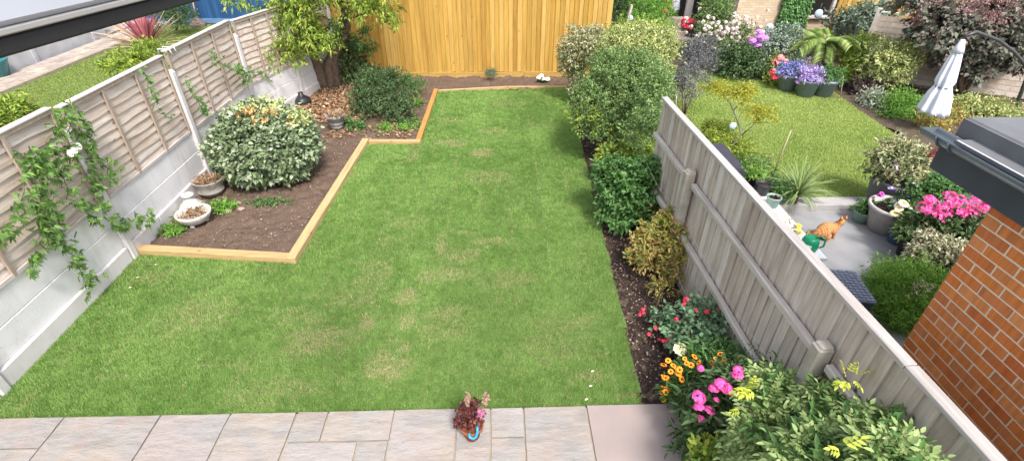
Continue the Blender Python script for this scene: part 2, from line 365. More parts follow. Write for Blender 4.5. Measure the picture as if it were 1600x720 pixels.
# ================================================================ SETTING
SOIL = None
def soil_mat(name, cols, sc1=6):
    mt, n, b = _new(name); a = noise_(n, sc1, 6, rough=.7); f = noise_(n, 70, 4, rough=.7)
    c = ramp(n, a, cols); c = mix(n, ramp(n, f, [(.38, (.0,)*3), (.62, (.6,)*3)]), c, tuple(x*1.9 for x in (cols[-1][1] if len(cols[-1]) == 2 else cols[-1])))
    n.links.new(c, b.inputs['Base Color']); b.inputs['Roughness'].default_value = .97; b.inputs['Specular IOR Level'].default_value = .15
    bump(n, b, f, .6, .01); return mt
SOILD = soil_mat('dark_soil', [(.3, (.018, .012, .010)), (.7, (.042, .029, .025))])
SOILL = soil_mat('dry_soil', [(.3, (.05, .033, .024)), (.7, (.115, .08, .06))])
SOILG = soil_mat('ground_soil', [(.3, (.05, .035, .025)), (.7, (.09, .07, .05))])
b = MB(); b.box2((-60, -40, -.5), (60, 80, -.02)); tag(b.build('ground', SOILG), kind='structure')
def bed(name, poly, mat, step, z0, amp, seed):
    P = np.array(poly); x0, y0 = P.min(0); x1, y1 = P.max(0); nx = int((x1-x0)/step)+2; ny = int((y1-y0)/step)+2
    X, Y = np.meshgrid(x0+np.arange(nx)*step, y0+np.arange(ny)*step); X = X.ravel(); Y = Y.ravel()
    Zz = z0+amp*(vnoise(X+50, Y+50, .35, seed)-.5)*1.2+amp*(vnoise(X+50, Y+50, .09, seed+1)-.5)*1.1+amp*(vnoise(X+50, Y+50, .04, seed+2)-.5)*.9
    i = np.arange(nx-1)[None]+np.arange(ny-1)[:, None]*nx; i = i.ravel(); F_ = np.stack([i, i+1, i+nx+1, i+nx], 1)
    cx = X[i]+step/2; cy = Y[i]+step/2; F_ = F_[inpoly(cx, cy, poly)]
    o = link(name, np_mesh(name, np.stack([X, Y, Zz], 1), F_, 4), mat, smooth=True); return tag(o, kind='structure')
g2 = lambda *a: tuple(G(*a)[:2])
LR = [g2(885, 140), g2(905, 215), g2(925, 300), g2(949, 400), g2(975, 510), g2(1002, 637)]   # right lawn edge, far to near
S1, S2, S3, S4, S5 = g2(681, 141, .08), g2(653, 221, .08), g2(571, 221, .08), g2(457, 403, .08), g2(215, 389, .08)
YP = 2.87
LAWN = LR + [(-4.8, YP+.02), (-4.72, 3.4), (-4.72, 5.5), S5, S4, S3, S2, S1]
bed('flower_bed_left', [(-4.85, S5[1]), (S4[0]+.03, S4[1]), (S3[0]+.03, S3[1]), (S2[0], S2[1]), (S1[0], S1[1]+.03), (LR[0][0]+.1, S1[1]+.03), (2.8, 11.9), (2.8, 12.85), (-4.3, 12.9), (-4.5, 11), (-4.85, 9.6)], SOILL, .035, .035, .05, 3)
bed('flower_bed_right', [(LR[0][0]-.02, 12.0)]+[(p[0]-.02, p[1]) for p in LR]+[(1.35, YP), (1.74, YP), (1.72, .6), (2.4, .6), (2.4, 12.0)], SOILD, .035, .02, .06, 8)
# ---- grass
def grass_mat(name):
    mt, n, b_ = _new(name); at = n.nodes.new('ShaderNodeAttribute'); at.attribute_name = 'tint'
    n.links.new(at.outputs['Color'], b_.inputs['Base Color']); b_.inputs['Roughness'].default_value = .55; b_.inputs['Specular IOR Level'].default_value = .25
    tr = n.nodes.new('ShaderNodeBsdfTranslucent'); n.links.new(at.outputs['Color'], tr.inputs[0]); mx = n.nodes.new('ShaderNodeMixShader'); mx.inputs[0].default_value = .35
    n.links.new(b_.outputs[0], mx.inputs[1]); n.links.new(tr.outputs[0], mx.inputs[2]); n.links.new(mx.outputs[0], n.nodes['Material Output'].inputs[0]); return mt
GRASS = grass_mat('grass_blades')
def grass(name, poly, n, h, w, tint, z0=.03, lean=.6, label='', **k):
    P = np.array(poly); a, c = P.min(0), P.max(0); X = np.empty(0); Y = np.empty(0)
    while len(X) < n:
        # denser near the camera, where single blades show
        x = a[0]+(c[0]-a[0])*R.random(n); y = a[1]+(c[1]-a[1])*R.random(n)**1.25; kk = inpoly(x, y, poly); X = np.r_[X, x[kk]]; Y = np.r_[Y, y[kk]]
    X = X[:n]; Y = Y[:n]; cl = vnoise(X*.8+Y*.6, Y*.8-X*.6, .05, 21); X = X+R.normal(size=n)*.004
    T, hs = tint(X, Y); H = h*hs*(.6+.8*R.random(n))*(.75+.5*cl); dist = np.clip(np.hypot(X, Y)/5, .8, 2.4)
    ang = R.random(n)*6.283+vnoise(X, Y, .3, 5)*2; ln = np.abs(R.normal(size=n))*lean*.8+.15
    dx, dy = np.cos(ang), np.sin(ang); W = w*dist*(.7+.6*R.random(n))
    B = np.stack([X, Y, np.full(n, z0)], 1); s = np.stack([-dy, dx, 0*dx], 1)*W[:, None]/2
    tip = B+np.stack([dx*H*ln, dy*H*ln, H], 1)
    V = np.stack([B-s, B+s, tip], 1).reshape(-1, 3); me = np_mesh(name, V, np.arange(n*3).reshape(n, 3), 3)
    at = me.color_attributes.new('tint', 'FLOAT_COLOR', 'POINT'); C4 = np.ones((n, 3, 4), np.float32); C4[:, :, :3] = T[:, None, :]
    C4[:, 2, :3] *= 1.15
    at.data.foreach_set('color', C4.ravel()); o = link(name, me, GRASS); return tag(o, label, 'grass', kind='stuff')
straw = [(495, 537, .34, .13, .75), (612, 572, .2, .14, 1), (640, 467, .13, .09, 1), (573, 508, .1, .1, .8), (641, 502, .08, .1, .8), (700, 433, .3, .09, .55), (765, 382, .2, .07, .5),
         (722, 405, .2, .1, .45), (705, 228, .3, .12, .7), (752, 244, .18, .13, .7), (645, 245, .12, .2, .4), (765, 208, .3, .1, .4), (920, 592, .15, .05, .7), (470, 500, .3, .1, .45), (690, 390, .12, .2, .5), (800, 440, .3, .1, .4), (700, 495, .2, .1, .5),
         (560, 470, .3, .12, .3), (590, 430, .2, .2, .35), (765, 280, .4, .12, .35), (240, 440, .2, .1, .3), (310, 500, .4, .2, .3), (700, 520, .3, .1, .3), (450, 610, .4, .08, .4), (880, 510, .35, .1, .35), (700, 190, .35, .1, .35), (800, 165, .4, .12, .3), (860, 545, .3, .15, .3), (640, 350, .3, .1, .3)]
def lawn_tint(X, Y):
    n = len(X); a = np.array([.135, .265, .05]); c = np.array([.32, .485, .14]); st = np.array([.56, .48, .27])
    big = vnoise(X+30, Y, .9, 1)*.5+vnoise(X+9, Y, .25, 2)*.5; fine = vnoise(X+30, Y, .06, 3)
    ci = np.floor((X+20+.05)/.46); off = (ci % 2)*.7+(ci*.37 % 1)*.5; ri = np.floor((Y+off)/1.5); roll = ((np.sin(ci*12.9898+ri*78.233)*43758.5) % 1)
    fx = (X+20.05)/.46 % 1; fy = (Y+off)/1.5 % 1
    seam = np.maximum(np.exp(-(np.minimum(fx, 1-fx)*.46/.022)**2)*.5, np.exp(-(np.minimum(fy, 1-fy)*1.5/.03)**2)*.8)*vnoise(X, Y, .22, 9)**1.4*1.3
    k = np.clip(.12+.55*big+.2*(roll-.5)+.45*(fine-.5)+R.normal(size=n)*.2, 0, 1)
    k = np.clip((k-.42)*1.5+.5, 0, 1); T = a+(c-a)*k[:, None]; s = np.clip(seam*.5, 0, 1)
    far = np.clip((Y-5)/6, 0, 1)
    for (px, py, rx, ry, w_) in straw:
        g = G(px, py); wb = vnoise(X+7, Y+2, .12, 17)-.5; rr = ((X-g[0])/rx/1.1+wb*.9)**2+((Y-g[1])/(ry*1.45)+wb*.9)**2
        s = np.maximum(s, w_*np.clip(1.35-rr*.9, 0, 1)*np.clip(vnoise(X+3, Y, .07, 6)*1.3+.25, 0, 1))
    s = np.clip(s+.16*np.clip(vnoise(X, Y, .5, 13)-.52, 0, 1)*vnoise(X, Y, .07, 14)*2.2, 0, .95)
    pick = (R.random(n) < s*1.05)[:, None]
    T = np.where(pick, st*(.6+.6*R.random((n, 1))), T); T = T*(.8+.4*R.random((n, 1)))
    T = np.where(R.random((n, 1)) < .05, np.array([[.34, .36, .14]])*(.7+.5*R.random((n, 1))), T)
    return T, 1-.45*np.clip(s, 0, 1)
mt, n, pb = _new('turf'); nz = noise_(n, 30, 5); n.links.new(ramp(n, nz, [(.35, (.08, .13, .03)), (.6, (.13, .2, .05)), (.75, (.28, .26, .13))]), pb.inputs['Base Color']); pb.inputs['Roughness'].default_value = .95; TURF = mt
bed('lawn', LAWN, TURF, .05, .034, .008, 40)
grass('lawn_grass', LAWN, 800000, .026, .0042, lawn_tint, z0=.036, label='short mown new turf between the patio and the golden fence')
NL = [g2(1096, 345), (5.9, 6.52), (6.6, 6.9), g2(1445, 250), g2(1340, 178), g2(1300, 148), g2(1215, 138), g2(1130, 118), g2(1085, 112), (3.6, 13.5), (2.75, 12.6), (2.6, 6.52)]
NL[0] = (2.6, 6.52)
def nl_tint(X, Y):
    n = len(X); a = np.array([.27, .37, .08]); c = np.array([.45, .53, .17]); k = np.clip(vnoise(X+3, Y, 1.2, 31)*.6+vnoise(X, Y, .3, 32)*.4+R.normal(size=n)*.15, 0, 1)
    return a+(c-a)*k[:, None], np.ones(n)
b = MB(); b.poly([(p[0], p[1], .07) for p in NL]); o = b.build('neighbour_lawn_right', TURF); tag(o, kind='structure')
grass('neighbour_grass_right', NL, 260000, .028, .0055, nl_tint, z0=.07, label='yellow green grass of the garden right of the grey fence')
NLL = [(-4.95, 8), (-4.95, 18.8), (-11.7, 18.8), (-11.55, 11), (-11.4, 5), (-4.95, 5)]
b = MB(); b.poly([(p[0], p[1], .02) for p in NLL]); o = b.build('neighbour_lawn_left', TURF); tag(o, kind='structure')
grass('neighbour_grass_left', NLL, 150000, .022, .009, lambda X, Y: (np.array([.25, .31, .07])*(.88+.24*R.random((len(X), 1)))*(.9+.2*vnoise(X+30, Y, .8, 4))[:, None], np.ones(len(X))), z0=.02, label='flat green grass of the garden left of the lap fence')
# ---- patio
mt, n, pb = _new('sandstone'); isl = island(n); w = math_(n, 'MULTIPLY', isl, 29.0)
c = ramp(n, isl, [(.265, .215, .2), (.315, .268, .252), (.3, .252, .215), (.315, .285, .28), (.275, .238, .215), (.3, .243, .225)])
nz = noise_(n, 2.2, 3, w=w); c = mix(n, ramp(n, nz, [(.45, (0, 0, 0)), (.62, (.75,)*3)]), c, (.31, .255, .2))
nz = noise_(n, 3.1, 3, w=math_(n, 'ADD', w, 5.0)); c = mix(n, ramp(n, nz, [(.48, (0, 0, 0)), (.6, (.65,)*3)]), c, (.23, .23, .225))
nz = noise_(n, 9, 6, w=w, mapscale=(.4, 1.5, 1), rough=.6); c = mix(n, ramp(n, nz, [(.4, (0, 0, 0)), (.56, (.4,)*3), (.66, (0, 0, 0))]), c, (.38, .36, .35))
nz2 = noise_(n, 40, 3, w=w); c = mix(n, ramp(n, nz2, [(.62, (0, 0, 0)), (.74, (.6,)*3)]), c, (.2, .18, .16))
n.links.new(c, pb.inputs['Base Color']); pb.inputs['Roughness'].default_value = .6; bump(n, pb, noise_(n, 6, 6, w=w, mapscale=(.6, 1.6, 1), rough=.7), .9, .03); STONE = mt
PINKST = plain('pink_sandstone', (.335, .27, .252), .6, c2=(.285, .237, .224), scale=3.5, bmp=.2)
MORTAR = plain('joint_mortar', (.36, .3, .23), .95, scale=9)
b = MB(); b.box2((-6, -.5, -.01), (1.68, YP-.005, .042)); tag(b.build('patio_bed', MORTAR), kind='structure')
jx = [-5.2, -4.4] + [float(G(x, y, .06)[0]) for x, y in [(96, 657), (247, 655), (358, 651), (463, 647), (513, 645), (616, 644), (715, 642), (767, 641), (818, 641), (917, 640), (1068, 640)]]
A_, B_, C__, D_, E_, F__, G_, H_, I_, J_, K_ = jx[2:]
ys = float(G(500, 690, .06)[1]); g = .016
def slab(x0, x1, y0, y1):
    bb = .006; q = [(x0+g/2, y0+g/2), (x1-g/2, y0+g/2), (x1-g/2, y1-g/2), (x0+g/2, y1-g/2)]
    q = [(p[0]+rnd.uniform(-.003, .003), p[1]+rnd.uniform(-.003, .003)) for p in q]; ss = []
    for i in range(4):                                   # hand-cut edges wander a little
        a, c_ = q[i], q[(i+1) % 4]
        for j in range(6):
            t = j/6; ss.append((a[0]+(c_[0]-a[0])*t+(rnd.uniform(-.0028, .0028) if j else 0), a[1]+(c_[1]-a[1])*t+(rnd.uniform(-.0028, .0028) if j else 0)))
    z = .06+rnd.uniform(-.002, .002); P_.prism(ss, .03, z)
P_ = MB(); Yt = YP+.005
for a, c_, y0 in [(-5.2, A_, ys), (A_, B_, 1.95), (B_, C__, 1.98), (C__, D_, 2.02), (D_, E_, ys), (E_, F__, ys), (F__, G_, 2.02), (G_, H_, 2.0), (H_, I_, ys), (I_, J_, 1.98)]: slab(a, c_, y0, Yt)
Emid = float(G(555, 705, .06)[0])
for a, c_ in [(-5.2, A_), (D_, Emid), (Emid, F__), (H_, I_)]: slab(a, c_, 2.0, ys)
for k in range(9): slab(-5.2+k*.76, -4.44+k*.76, 1.2, 1.96)
pa = P_.build('patio', STONE); tag(pa, kind='structure')
b = MB(); b.prism([(J_+g/2, 1.98), (K_-.01, 1.98), (K_-.01, Yt-.1), (K_-.03, Yt-.03), (K_-.09, Yt), (J_+g/2, Yt)], .03, .061); tag(b.build('patio_corner_slab', PINKST), kind='structure')
b = MB(); b.box((K_+.045, 2.2, .02), (.07, 1.1, .06), bev=.01); tag(b.build('edging_kerb', MORTAR), kind='structure')
# ---- neighbours' hard surfaces
PATIOG = plain('smooth_grey_paving', (.31, .31, .32), .65, c2=(.23, .235, .245), scale=2.4, bmp=.1)
b = MB(); b.box2((2.42, -3, -.3), (9, 6.28, .0)); tag(b.build('neighbour_patio', PATIOG), kind='structure')
b = MB(); b.box2((2.62, 6.284, -.3), (5.95, 6.52, .1), bev=.008); tag(b.build('neighbour_kerb', plain('light_kerb', (.42, .4, .4), .8, scale=6)), kind='structure')
b = MB()
for i in range(3):
    for j in range(34):
        y0 = 4+j*.45+(.2 if i % 2 else 0); b.box2((-12.44+i*.29, y0, 0), (-12.16+i*.29, y0+.43, .055+rnd.uniform(0, .004)))
b2 = plain; PAVE = wood('mixed_paving', [(.4, .34, .3), (.5, .43, .36), (.33, .27, .25), (.45, .4, .38)], 2, 8, (.4, .35, .3), .3)
o = b.build('neighbour_path', PAVE); tag(o, kind='structure')
b = MB(); b.box2((-11.56, 4, -.05), (-11.44, 18.9, .09)); tag(b.build('path_kerb', MORTAR), kind='structure')
# ================================================================ FENCES
LP = [(-4.72, 1.05), (-4.74, 3.17), (-4.76, 5.27), (-4.78, 7.42), (-4.78, 9.58), (-4.4, 11.1), (-4.02, 12.75)]
lf = empty('lap_panel_fence', (-4.75, 5.3, 0), 0, 'weathered lap panel fence on white concrete boards along the left of the lawn', 'fence')
lo = Vector((-4.75, 5.3, 0))
def lap_panel(a, c, zb, zt, back=.0):
    a, c = Vector((*a, 0))-lo, Vector((*c, 0))-lo; d = (c-a).normalized(); nrm = Vector((d.y, -d.x, 0)); L = (c-a).length   # nrm faces the garden (+x)
    b = MB(); rows = 10; hh = (zt-zb-.08)/rows; o0 = nrm*(-.012)
    for i in range(rows):
        z = zb+.03+i*hh; K = 14; ph = rnd.uniform(0, 6); vs = []
        for k in range(K+1):
            t = k/K; p = a+d*(L*t)+o0; wz = .009*math.sin(t*9+ph)+.006*math.sin(t*23+ph*2)
            vs.append([b.b.verts.new(p+nrm*(.026)+Vector((0, 0, z+wz-.016))), b.b.verts.new(p+nrm*(.004)+Vector((0, 0, z+hh+.006))),
                       b.b.verts.new(p+nrm*(-.004)+Vector((0, 0, z+hh+.006))), b.b.verts.new(p+nrm*(.015)+Vector((0, 0, z+wz-.016)))])
        for k in range(K):
            for q in range(4): b.b.faces.new((vs[k][q], vs[k+1][q], vs[k+1][(q+1) % 4], vs[k][(q+1) % 4]))
    pn = b.build('panel', LAPW, lf)
    for t in (.0, 1/3, 2/3, 1.0):
        w_ = .04; p = a+d*(w_/2+(L-w_)*t)+nrm*.03
        b = MB(); b.box(p+Vector((0, 0, (zb+zt)/2-.01)), (.024, w_, zt-zb-.04), rz=math.atan2(d.y, d.x)-math.pi/2, bev=.003); b.build('batten', LAPB, pn)
    b = MB(); b.bar(a+nrm*.028+Vector((0, 0, zb+.02)), c+nrm*.028+Vector((0, 0, zb+.02)), .022, .045, bev=.003); b.build('bottom_rail', CAPL, pn)
    b = MB(); b.bar(a+nrm*.03+Vector((0, 0, zt-.035)), c+nrm*.03+Vector((0, 0, zt-.035)), .022, .04, bev=.003); b.build('top_rail', LAPB, pn)
    b = MB(); b.bar(a+nrm*.008+Vector((0, 0, zt)), c+nrm*.008+Vector((0, 0, zt)), .085, .018, bev=.003); b.build('capping', CAPL, pn)
tops = [2.06, 2.07, 2.03, 2.06, 2.03, 2.0]
for i in range(6):
    a, c = Vector(LP[i]), Vector(LP[i+1]); d = (c-a).normalized(); a2 = a+d*.055; c2 = c-d*.055; ang = math.atan2(d.y, d.x)
    top = .86 if i < 5 else 1.32
    lap_panel(a2, c2, top, tops[i])
    al, cl = Vector((*a2, 0))-lo, Vector((*c2, 0))-lo; nrm = Vector((d.y, -d.x, 0))
    nb = 2 if i < 5 else 4
    for k in range(nb):
        z0 = .25+k*(top-.25)/nb; z1 = .25+(k+1)*(top-.25)/nb; b = MB(); zz = (z0+z1)/2
        b.bar(al+Vector((0, 0, zz))-nrm*.004*k, cl+Vector((0, 0, zz))-nrm*.004*k, .05, z1-z0-.004, bev=.006); b.build('gravel_board', CONC, lf)
    L = (cl-al).length
    cuts = [0, 1] if i != 2 else [0, .3, .62, 1]
    for k in range(len(cuts)-1):
        p0 = al+(cl-al)*cuts[k]+d.to_3d()*.004; p1 = al+(cl-al)*cuts[k+1]-d.to_3d()*.004
        b = MB(); b.bar(p0+nrm*.03+Vector((0, 0, .11)), p1+nrm*.03+Vector((0, 0, .11)), .06, .28, bev=.012); b.build('plinth_block', PLINTH, lf)
for i, p in enumerate(LP):
    a = Vector((*p, 0))-lo; b = MB(); d = Vector(LP[min(i+1, 6)])-Vector(LP[max(i-1, 0)]); ang = math.atan2(d.y, d.x)-math.pi/2
    b.box(a+Vector((.02, 0, .89)), (.11, .1, 1.8), rz=ang, bev=.012); b.box(a+Vector((.02, 0, 1.8)), (.075, .07, .03), rz=ang, bev=.008); b.build('post', CONC_POST, lf)
# white hooks over the capping
for k, y in enumerate((7.5, 7.62)):
    b = MB(); b.tube([(-4.86, y, 2.0), (-4.86, y, 2.085), (-4.7, y+.0, 2.085), (-4.69, y+.02, 1.99)], .008, 6)
    tag(b.build('hook', WHITE), ('white hook over the left fence capping, the one by the concrete post', 'white hook over the left fence capping, the one farther from the post')[k], 'hook', 'white hooks over the left fence')
# ---- golden back fence
bf = empty('board_fence', (0, 12.8, 0), 0, 'new golden close board fence across the far end of the lawn', 'fence')
b = MB(); x = -4.3; k = 0
while x < 2.68:
    w_ = .112+rnd.uniform(-.006, .006); th = rnd.uniform(-.012, .012)
    b.box((x+w_/2, rnd.uniform(-.003, .003)-.0, 1.2+rnd.uniform(-.01, .01)), (w_+.018, .014, 2.1), rot=Matrix.Rotation(.17, 4, 'Z') @ Matrix.Rotation(th*.35, 4, 'Y')); x += w_; k += 1
b.build('boards', NEWW, bf)
cuts = [-4.3, -1.74, .7, 2.72]
for a, c in zip(cuts[:-1], cuts[1:]):
    b = MB(); b.box2((a+.003, -.04, -.02), (c-.003, -.012, .15+rnd.uniform(0, .01)), bev=.003); b.build('gravel_board', NEWH, bf)
b = MB(); b.box2((-4.3, -.035, 2.23), (2.72, .035, 2.27), bev=.004); b.build('capping', NEWH, bf)
for x in (-3.4, -.9, 1.6):
    b = MB(); b.box2((x-.05, .02, 0), (x+.05, .12, 2.2)); b.build('post', NEWW, bf)
for z in (.5, 1.15, 1.85):
    b = MB(); b.box2((-4.3, .012, z-.035), (2.7, .02+.05, z+.035)); b.build('rail', NEWH, bf)
# ---- grey right fence
rf = empty('close_board_fence', (2.21, 4, 0), .035, 'silver grey close board fence with two rails along the right flower bed', 'fence')
b = MB(); y = -.6-4; FEN1 = 6.15
while y+4 < FEN1:
    w_ = .118+rnd.uniform(-.006, .006)
    b.box((.0+rnd.uniform(-.003, .003), y+w_/2, .9), (.013, w_+.02, 1.78), rot=Matrix.Rotation(-.1, 4, 'Z') @ Matrix.Rotation(rnd.uniform(-.006, .006), 4, 'X')); y += w_
b.build('boards', GREYW, rf)
py = [-.2, 2.28, 4.8, 6.2]
for i, y in enumerate(py[:-1]):
    b = MB(); b.box((-.085, y-4, .72), (.11, .1, 1.5), bev=.01); b.box((-.08, y-4, 1.475), (.09, .085, .03), bev=.01)
    b.build('post', plain('old_post', (.42, .39, .34), .85, c2=(.3, .27, .23), scale=7, bmp=.4) if i == 0 else bpy.data.materials['old_post'], rf)
for z in (.66, 1.33):
    for y0, y1 in zip(py[:-1], py[1:]):
        b = MB(); dz = rnd.uniform(-.02, .02); b.bar((-.045, y0+.065-4, z+dz), (-.045, y1-.065-4, z-dz), .06, .07, bev=.012); b.build('rail', GREYH, rf)
y = -.6
while y < FEN1:
    y1 = min(y+2.4, FEN1); b = MB(); b.box2((-.04, y-4+.003, 1.795+rnd.uniform(0, .004)), (.04, y1-4-.003, 1.832), bev=.004); b.build('capping', CAPR, rf); y = y1
b = MB(); WIRE = plain('galvanised_wire', (.5, .45, .36), .5, metal=.3)
for z, s_ in ((1.02, .1), (.35, .06)):
    for y0, y1 in zip(py[1:4], py[2:5]):
        b.tube([(-.16, y0-4+(y1-y0)*t, z-s_*4*t*(1-t)+.05*t) for t in [i/8 for i in range(9)]], .0022, 4)
b.build('wire', WIRE, rf)
# ================================================================ SLEEPERS
def sleeper(a, c, mat, label, w=.1, h=.12, ov=0):
    a, c = Vector((*a, 0)), Vector((*c, 0)); d = (c-a).normalized(); o = empty('timber_sleeper', a, 0, label, 'sleeper', 'timber sleepers edging the lawn')
    b = MB(); n_ = Vector((-d.y, d.x, 0))
    b.bar(Vector((0, 0, h/2-.015)), (c-a)+Vector((0, 0, h/2-.015)), w, h, bev=.006); me = b.build('timber', mat, o)
    return o
def off(a, c, t):   # shift segment sideways by t
    v = Vector((c[0]-a[0], c[1]-a[1])).normalized(); n_ = Vector((-v.y, v.x))*t; return (a[0]+n_.x, a[1]+n_.y), (c[0]+n_.x, c[1]+n_.y)
sleeper((S5[0]-.05, S5[1]), (S4[0]-.05, S4[1]-.0), SLEEPX, 'pale timber sleeper across the near end of the left soil bed', .12, .14)
sleeper((S4[0]+.0, S4[1]-.06), (S3[0]+.0, S3[1]+.05), SLEEPN, 'long pale timber sleeper slanting along the bed with the round shrub', .12, .14)
sleeper((S3[0]+.065, S3[1]), (S2[0]+.05, S2[1]), SLEEPX, 'short amber sleeper stepping across in front of the dark spreading shrub', .1, .12)
sleeper((S2[0], S2[1]+.055), (S1[0], S1[1]+.03), SLEEP, 'amber sleeper running from the step to the far lawn corner', .1, .12)
sleeper((S1[0]+.055, S1[1]), (.25, LR[0][1]), SLEEPX, 'thin timber edge at the far end of the lawn, the half on the lavender side', .05, .1)
sleeper((.26, LR[0][1]), (LR[0][0], LR[0][1]+.01), SLEEPX, 'thin timber edge at the far end of the lawn, the half by the white flowers', .05, .1)
# ================================================================ LEFT BED
def depth(p): return float((np.array(p)-CAM)@CW)
def BL(x, y, Y, rx, rz, ry=None, dz=0):
    """crown of measured half-width rx and half-height rz (photo px) standing at distance Y"""
    c = GY(x, y, Y); k = depth(c)/FPX; c = c+np.array([0, 0, dz]); return (tuple(c), (rx*k, (ry if ry else rx)*k, rz*k))
def base_of(bl, Y=None): return (bl[0][0][0], bl[0][0][1], 0)
# big round variegated shrub
c0 = np.array([-3.72, 7.45, .66])
e = shrub('round_shrub', 'large clipped round shrub with silver green leaves and an orange flushed top', 'shrub', (-3.72, 7.45),
      [(tuple(c0-[0, 0, .05]), (.79, .72, .58))], 1500, 14, .07, .066, M_VAR, 10, .03, inner=.35, lump=.1, low=-.85, out=.5, wr=.66, fold=.08, hi=True)
foliage('orange_foliage', [(( -3.65, 7.3, 1.1), (.36, .28, .12)), ((-3.15, 7.45, .98), (.14, .18, .08))], 52, 7, .045, .06, M_ORANGE, e, origin=(-3.72, 7.45, 0), low=-.1, wr=.55)
foliage('cream_foliage', [((-3.75, 7.65, 1.12), (.5, .3, .14)), ((-3.12, 7.55, .97), (.22, .28, .14))], 95, 7, .06, .06, M_CREAM, e, origin=(-3.72, 7.45, 0), low=0, wr=.5)
# pots and ornaments on the soil
STONEW = plain('white_cast_stone', (.6, .59, .56), .8, c2=(.42, .41, .38), scale=14, bmp=.3)
STONEG = plain('grey_cast_stone', (.33, .31, .28), .85, c2=(.2, .18, .16), scale=10, bmp=.4)
def dry_tuft(parent, z, r, n=160, L=.09, mat=None):
    P = np.stack([R.normal(size=n)*r*.45, R.normal(size=n)*r*.45, np.full(n, z)], 1); D = rdir(n); D[:, 2] = abs(D[:, 2])*.8+.1
    return leafobj('dead_foliage', P, D, rdir(n), L*(.6+.8*R.random(n)), mat or M_DRY, parent, wr=.12, droop=.2)
e = empty('bowl_planter', tuple(G(310, 352)*[1, 1, 0]+[0, 0, .045]), 0, 'white cast stone bowl on small feet with brown dead grass inside', 'bowl')
b = MB(); b.lathe([(.13, .035), (.18, .07), (.225, .15), (.235, .185), (.215, .19), (.2, .15), (.02, .14)], n=32, wob=.01); b.build('bowl', STONEW, e)
for a in range(3): b = MB(); b.box((.12*math.cos(a*2.1+.5), .12*math.sin(a*2.1+.5), .02), (.06, .05, .05), bev=.01); b.build('foot', STONEW, e)
dry_tuft(e, .15, .2, 220)
e = empty('stone_urn', tuple(G(305, 334)*[1, 1, 0]+[0, 0, .045]), 0, 'small white stone urn lying behind the bowl with dead grass', 'urn')
b = MB(); b.lathe([(.17, .0), (.19, .05), (.15, .12), (.07, .2), (.055, .25), (.085, .27), (.085, .29), (.05, .3)], n=24, wob=.015); b.build('body', STONEW, e)
e = empty('barrel_pot', tuple(G(334, 306)*[1, 1, 0]+[0, 0, .045]), 0, 'weathered stone barrel pot full of brown grass next to the round shrub', 'pot')
b = MB(); b.lathe([(.14, .0), (.19, .07), (.195, .08), (.185, .09), (.2, .17), (.205, .18), (.22, .24), (.23, .26), (.205, .262), (.19, .22), (.01, .215)], n=28, wob=.008); b.build('pot', STONEG, e); dry_tuft(e, .23, .2, 320, .11)
e = empty('ribbed_pot', tuple(G(528, 205)*[1, 1, 0]+[0, 0, .045]), 0, 'grey ribbed pot with dry twigs in front of the leaf litter', 'pot')
b = MB(); b.lathe([(.1, .0), (.115, .05), (.125, .055), (.12, .07), (.135, .12), (.145, .125), (.14, .14), (.155, .2), (.165, .205), (.17, .25), (.185, .26), (.185, .3), (.16, .3), (.15, .26), (.01, .25)], n=28, wob=.01); b.build('pot', plain('zinc_grey', (.36, .35, .36), .6, c2=(.22, .21, .21), scale=9), e); dry_tuft(e, .27, .17, 200, .13)
b = MB(); b.lathe([(.16, 0), (.2, .07), (.17, .16), (.1, .21), (.06, .23), (.05, .3), (.02, .31)], n=20, wob=.05); o = b.build('black_sack', plain('black_plastic', (.025, .027, .032), .4), smooth=False); o.location = tuple(G(474, 165)); tag(o, 'small black tied sack slumped at the foot of a fence post', 'sack')
# trees
def tree_trunk(parent, base, paths, mat=BARK):
    for pts, r0, r1 in paths:
        b = MB(); n_ = len(pts); pp = []
        for i in range(len(pts)-1):
            for j in range(4):
                t = j/4; p = Vector(pts[i]).lerp(Vector(pts[i+1]), t); pp.append(p+Vector((rnd.uniform(-.015, .015), rnd.uniform(-.015, .015), 0)))
        pp.append(Vector(pts[-1])); N_ = len(pp)
        b.tube([p-Vector(base) for p in pp], [r0+(r1-r0)*i/(N_-1)*(1) for i in range(N_)], 9); b.build('trunk' if r0 > .05 else 'limb', mat, parent)
tb = (-3.98, 11.95, 0)
e = empty('garden_tree', tb, 0, 'multi stemmed tree with hanging yellow green leaves in the far left corner', 'tree')
q = lambda x, y, Y: tuple(GY(x, y, Y))
tree_trunk(e, tb, [([(-4.0, 11.95, 0), (-3.95, 11.95, .6), q(528, 60, 11.9), q(540, 20, 11.9), (-3.7, 11.9, 2.9)], .13, .06),
                   ([(-3.85, 11.98, 0), (-3.8, 11.95, .7), q(545, 40, 11.8), (-3.3, 11.8, 2.6)], .1, .04),
                   ([(-4.12, 11.9, 0), (-4.2, 11.8, .8), q(495, 45, 11.6)], .12, .1),
                   ([q(500, 60, 11.6), q(460, 25, 11.3), q(420, 10, 11)], .045, .015), ([q(540, 30, 11.8), q(590, 15, 11.4), q(610, 30, 11.2)], .035, .012), ([q(530, 50, 11.8), q(545, 5, 11.2), (-3.4, 11, 2.6)], .04, .02)])
b = MB(); pc = Vector(GY(503, 36, 11.5)); b.tube([pc-Vector(tb)+Vector((-.02, .12, -.1)), pc-Vector(tb)], [.15, .17], 14)
b.build('sawn_limb', BARK, e)
b = MB(); b.tube([pc-Vector(tb)+Vector((0, 0, 0)), pc-Vector(tb)+Vector((.0, -.012, .012))], [.155, .155], 16); b.build('cut_face', plain('cut_wood', (.38, .25, .14), .8, scale=12), e)
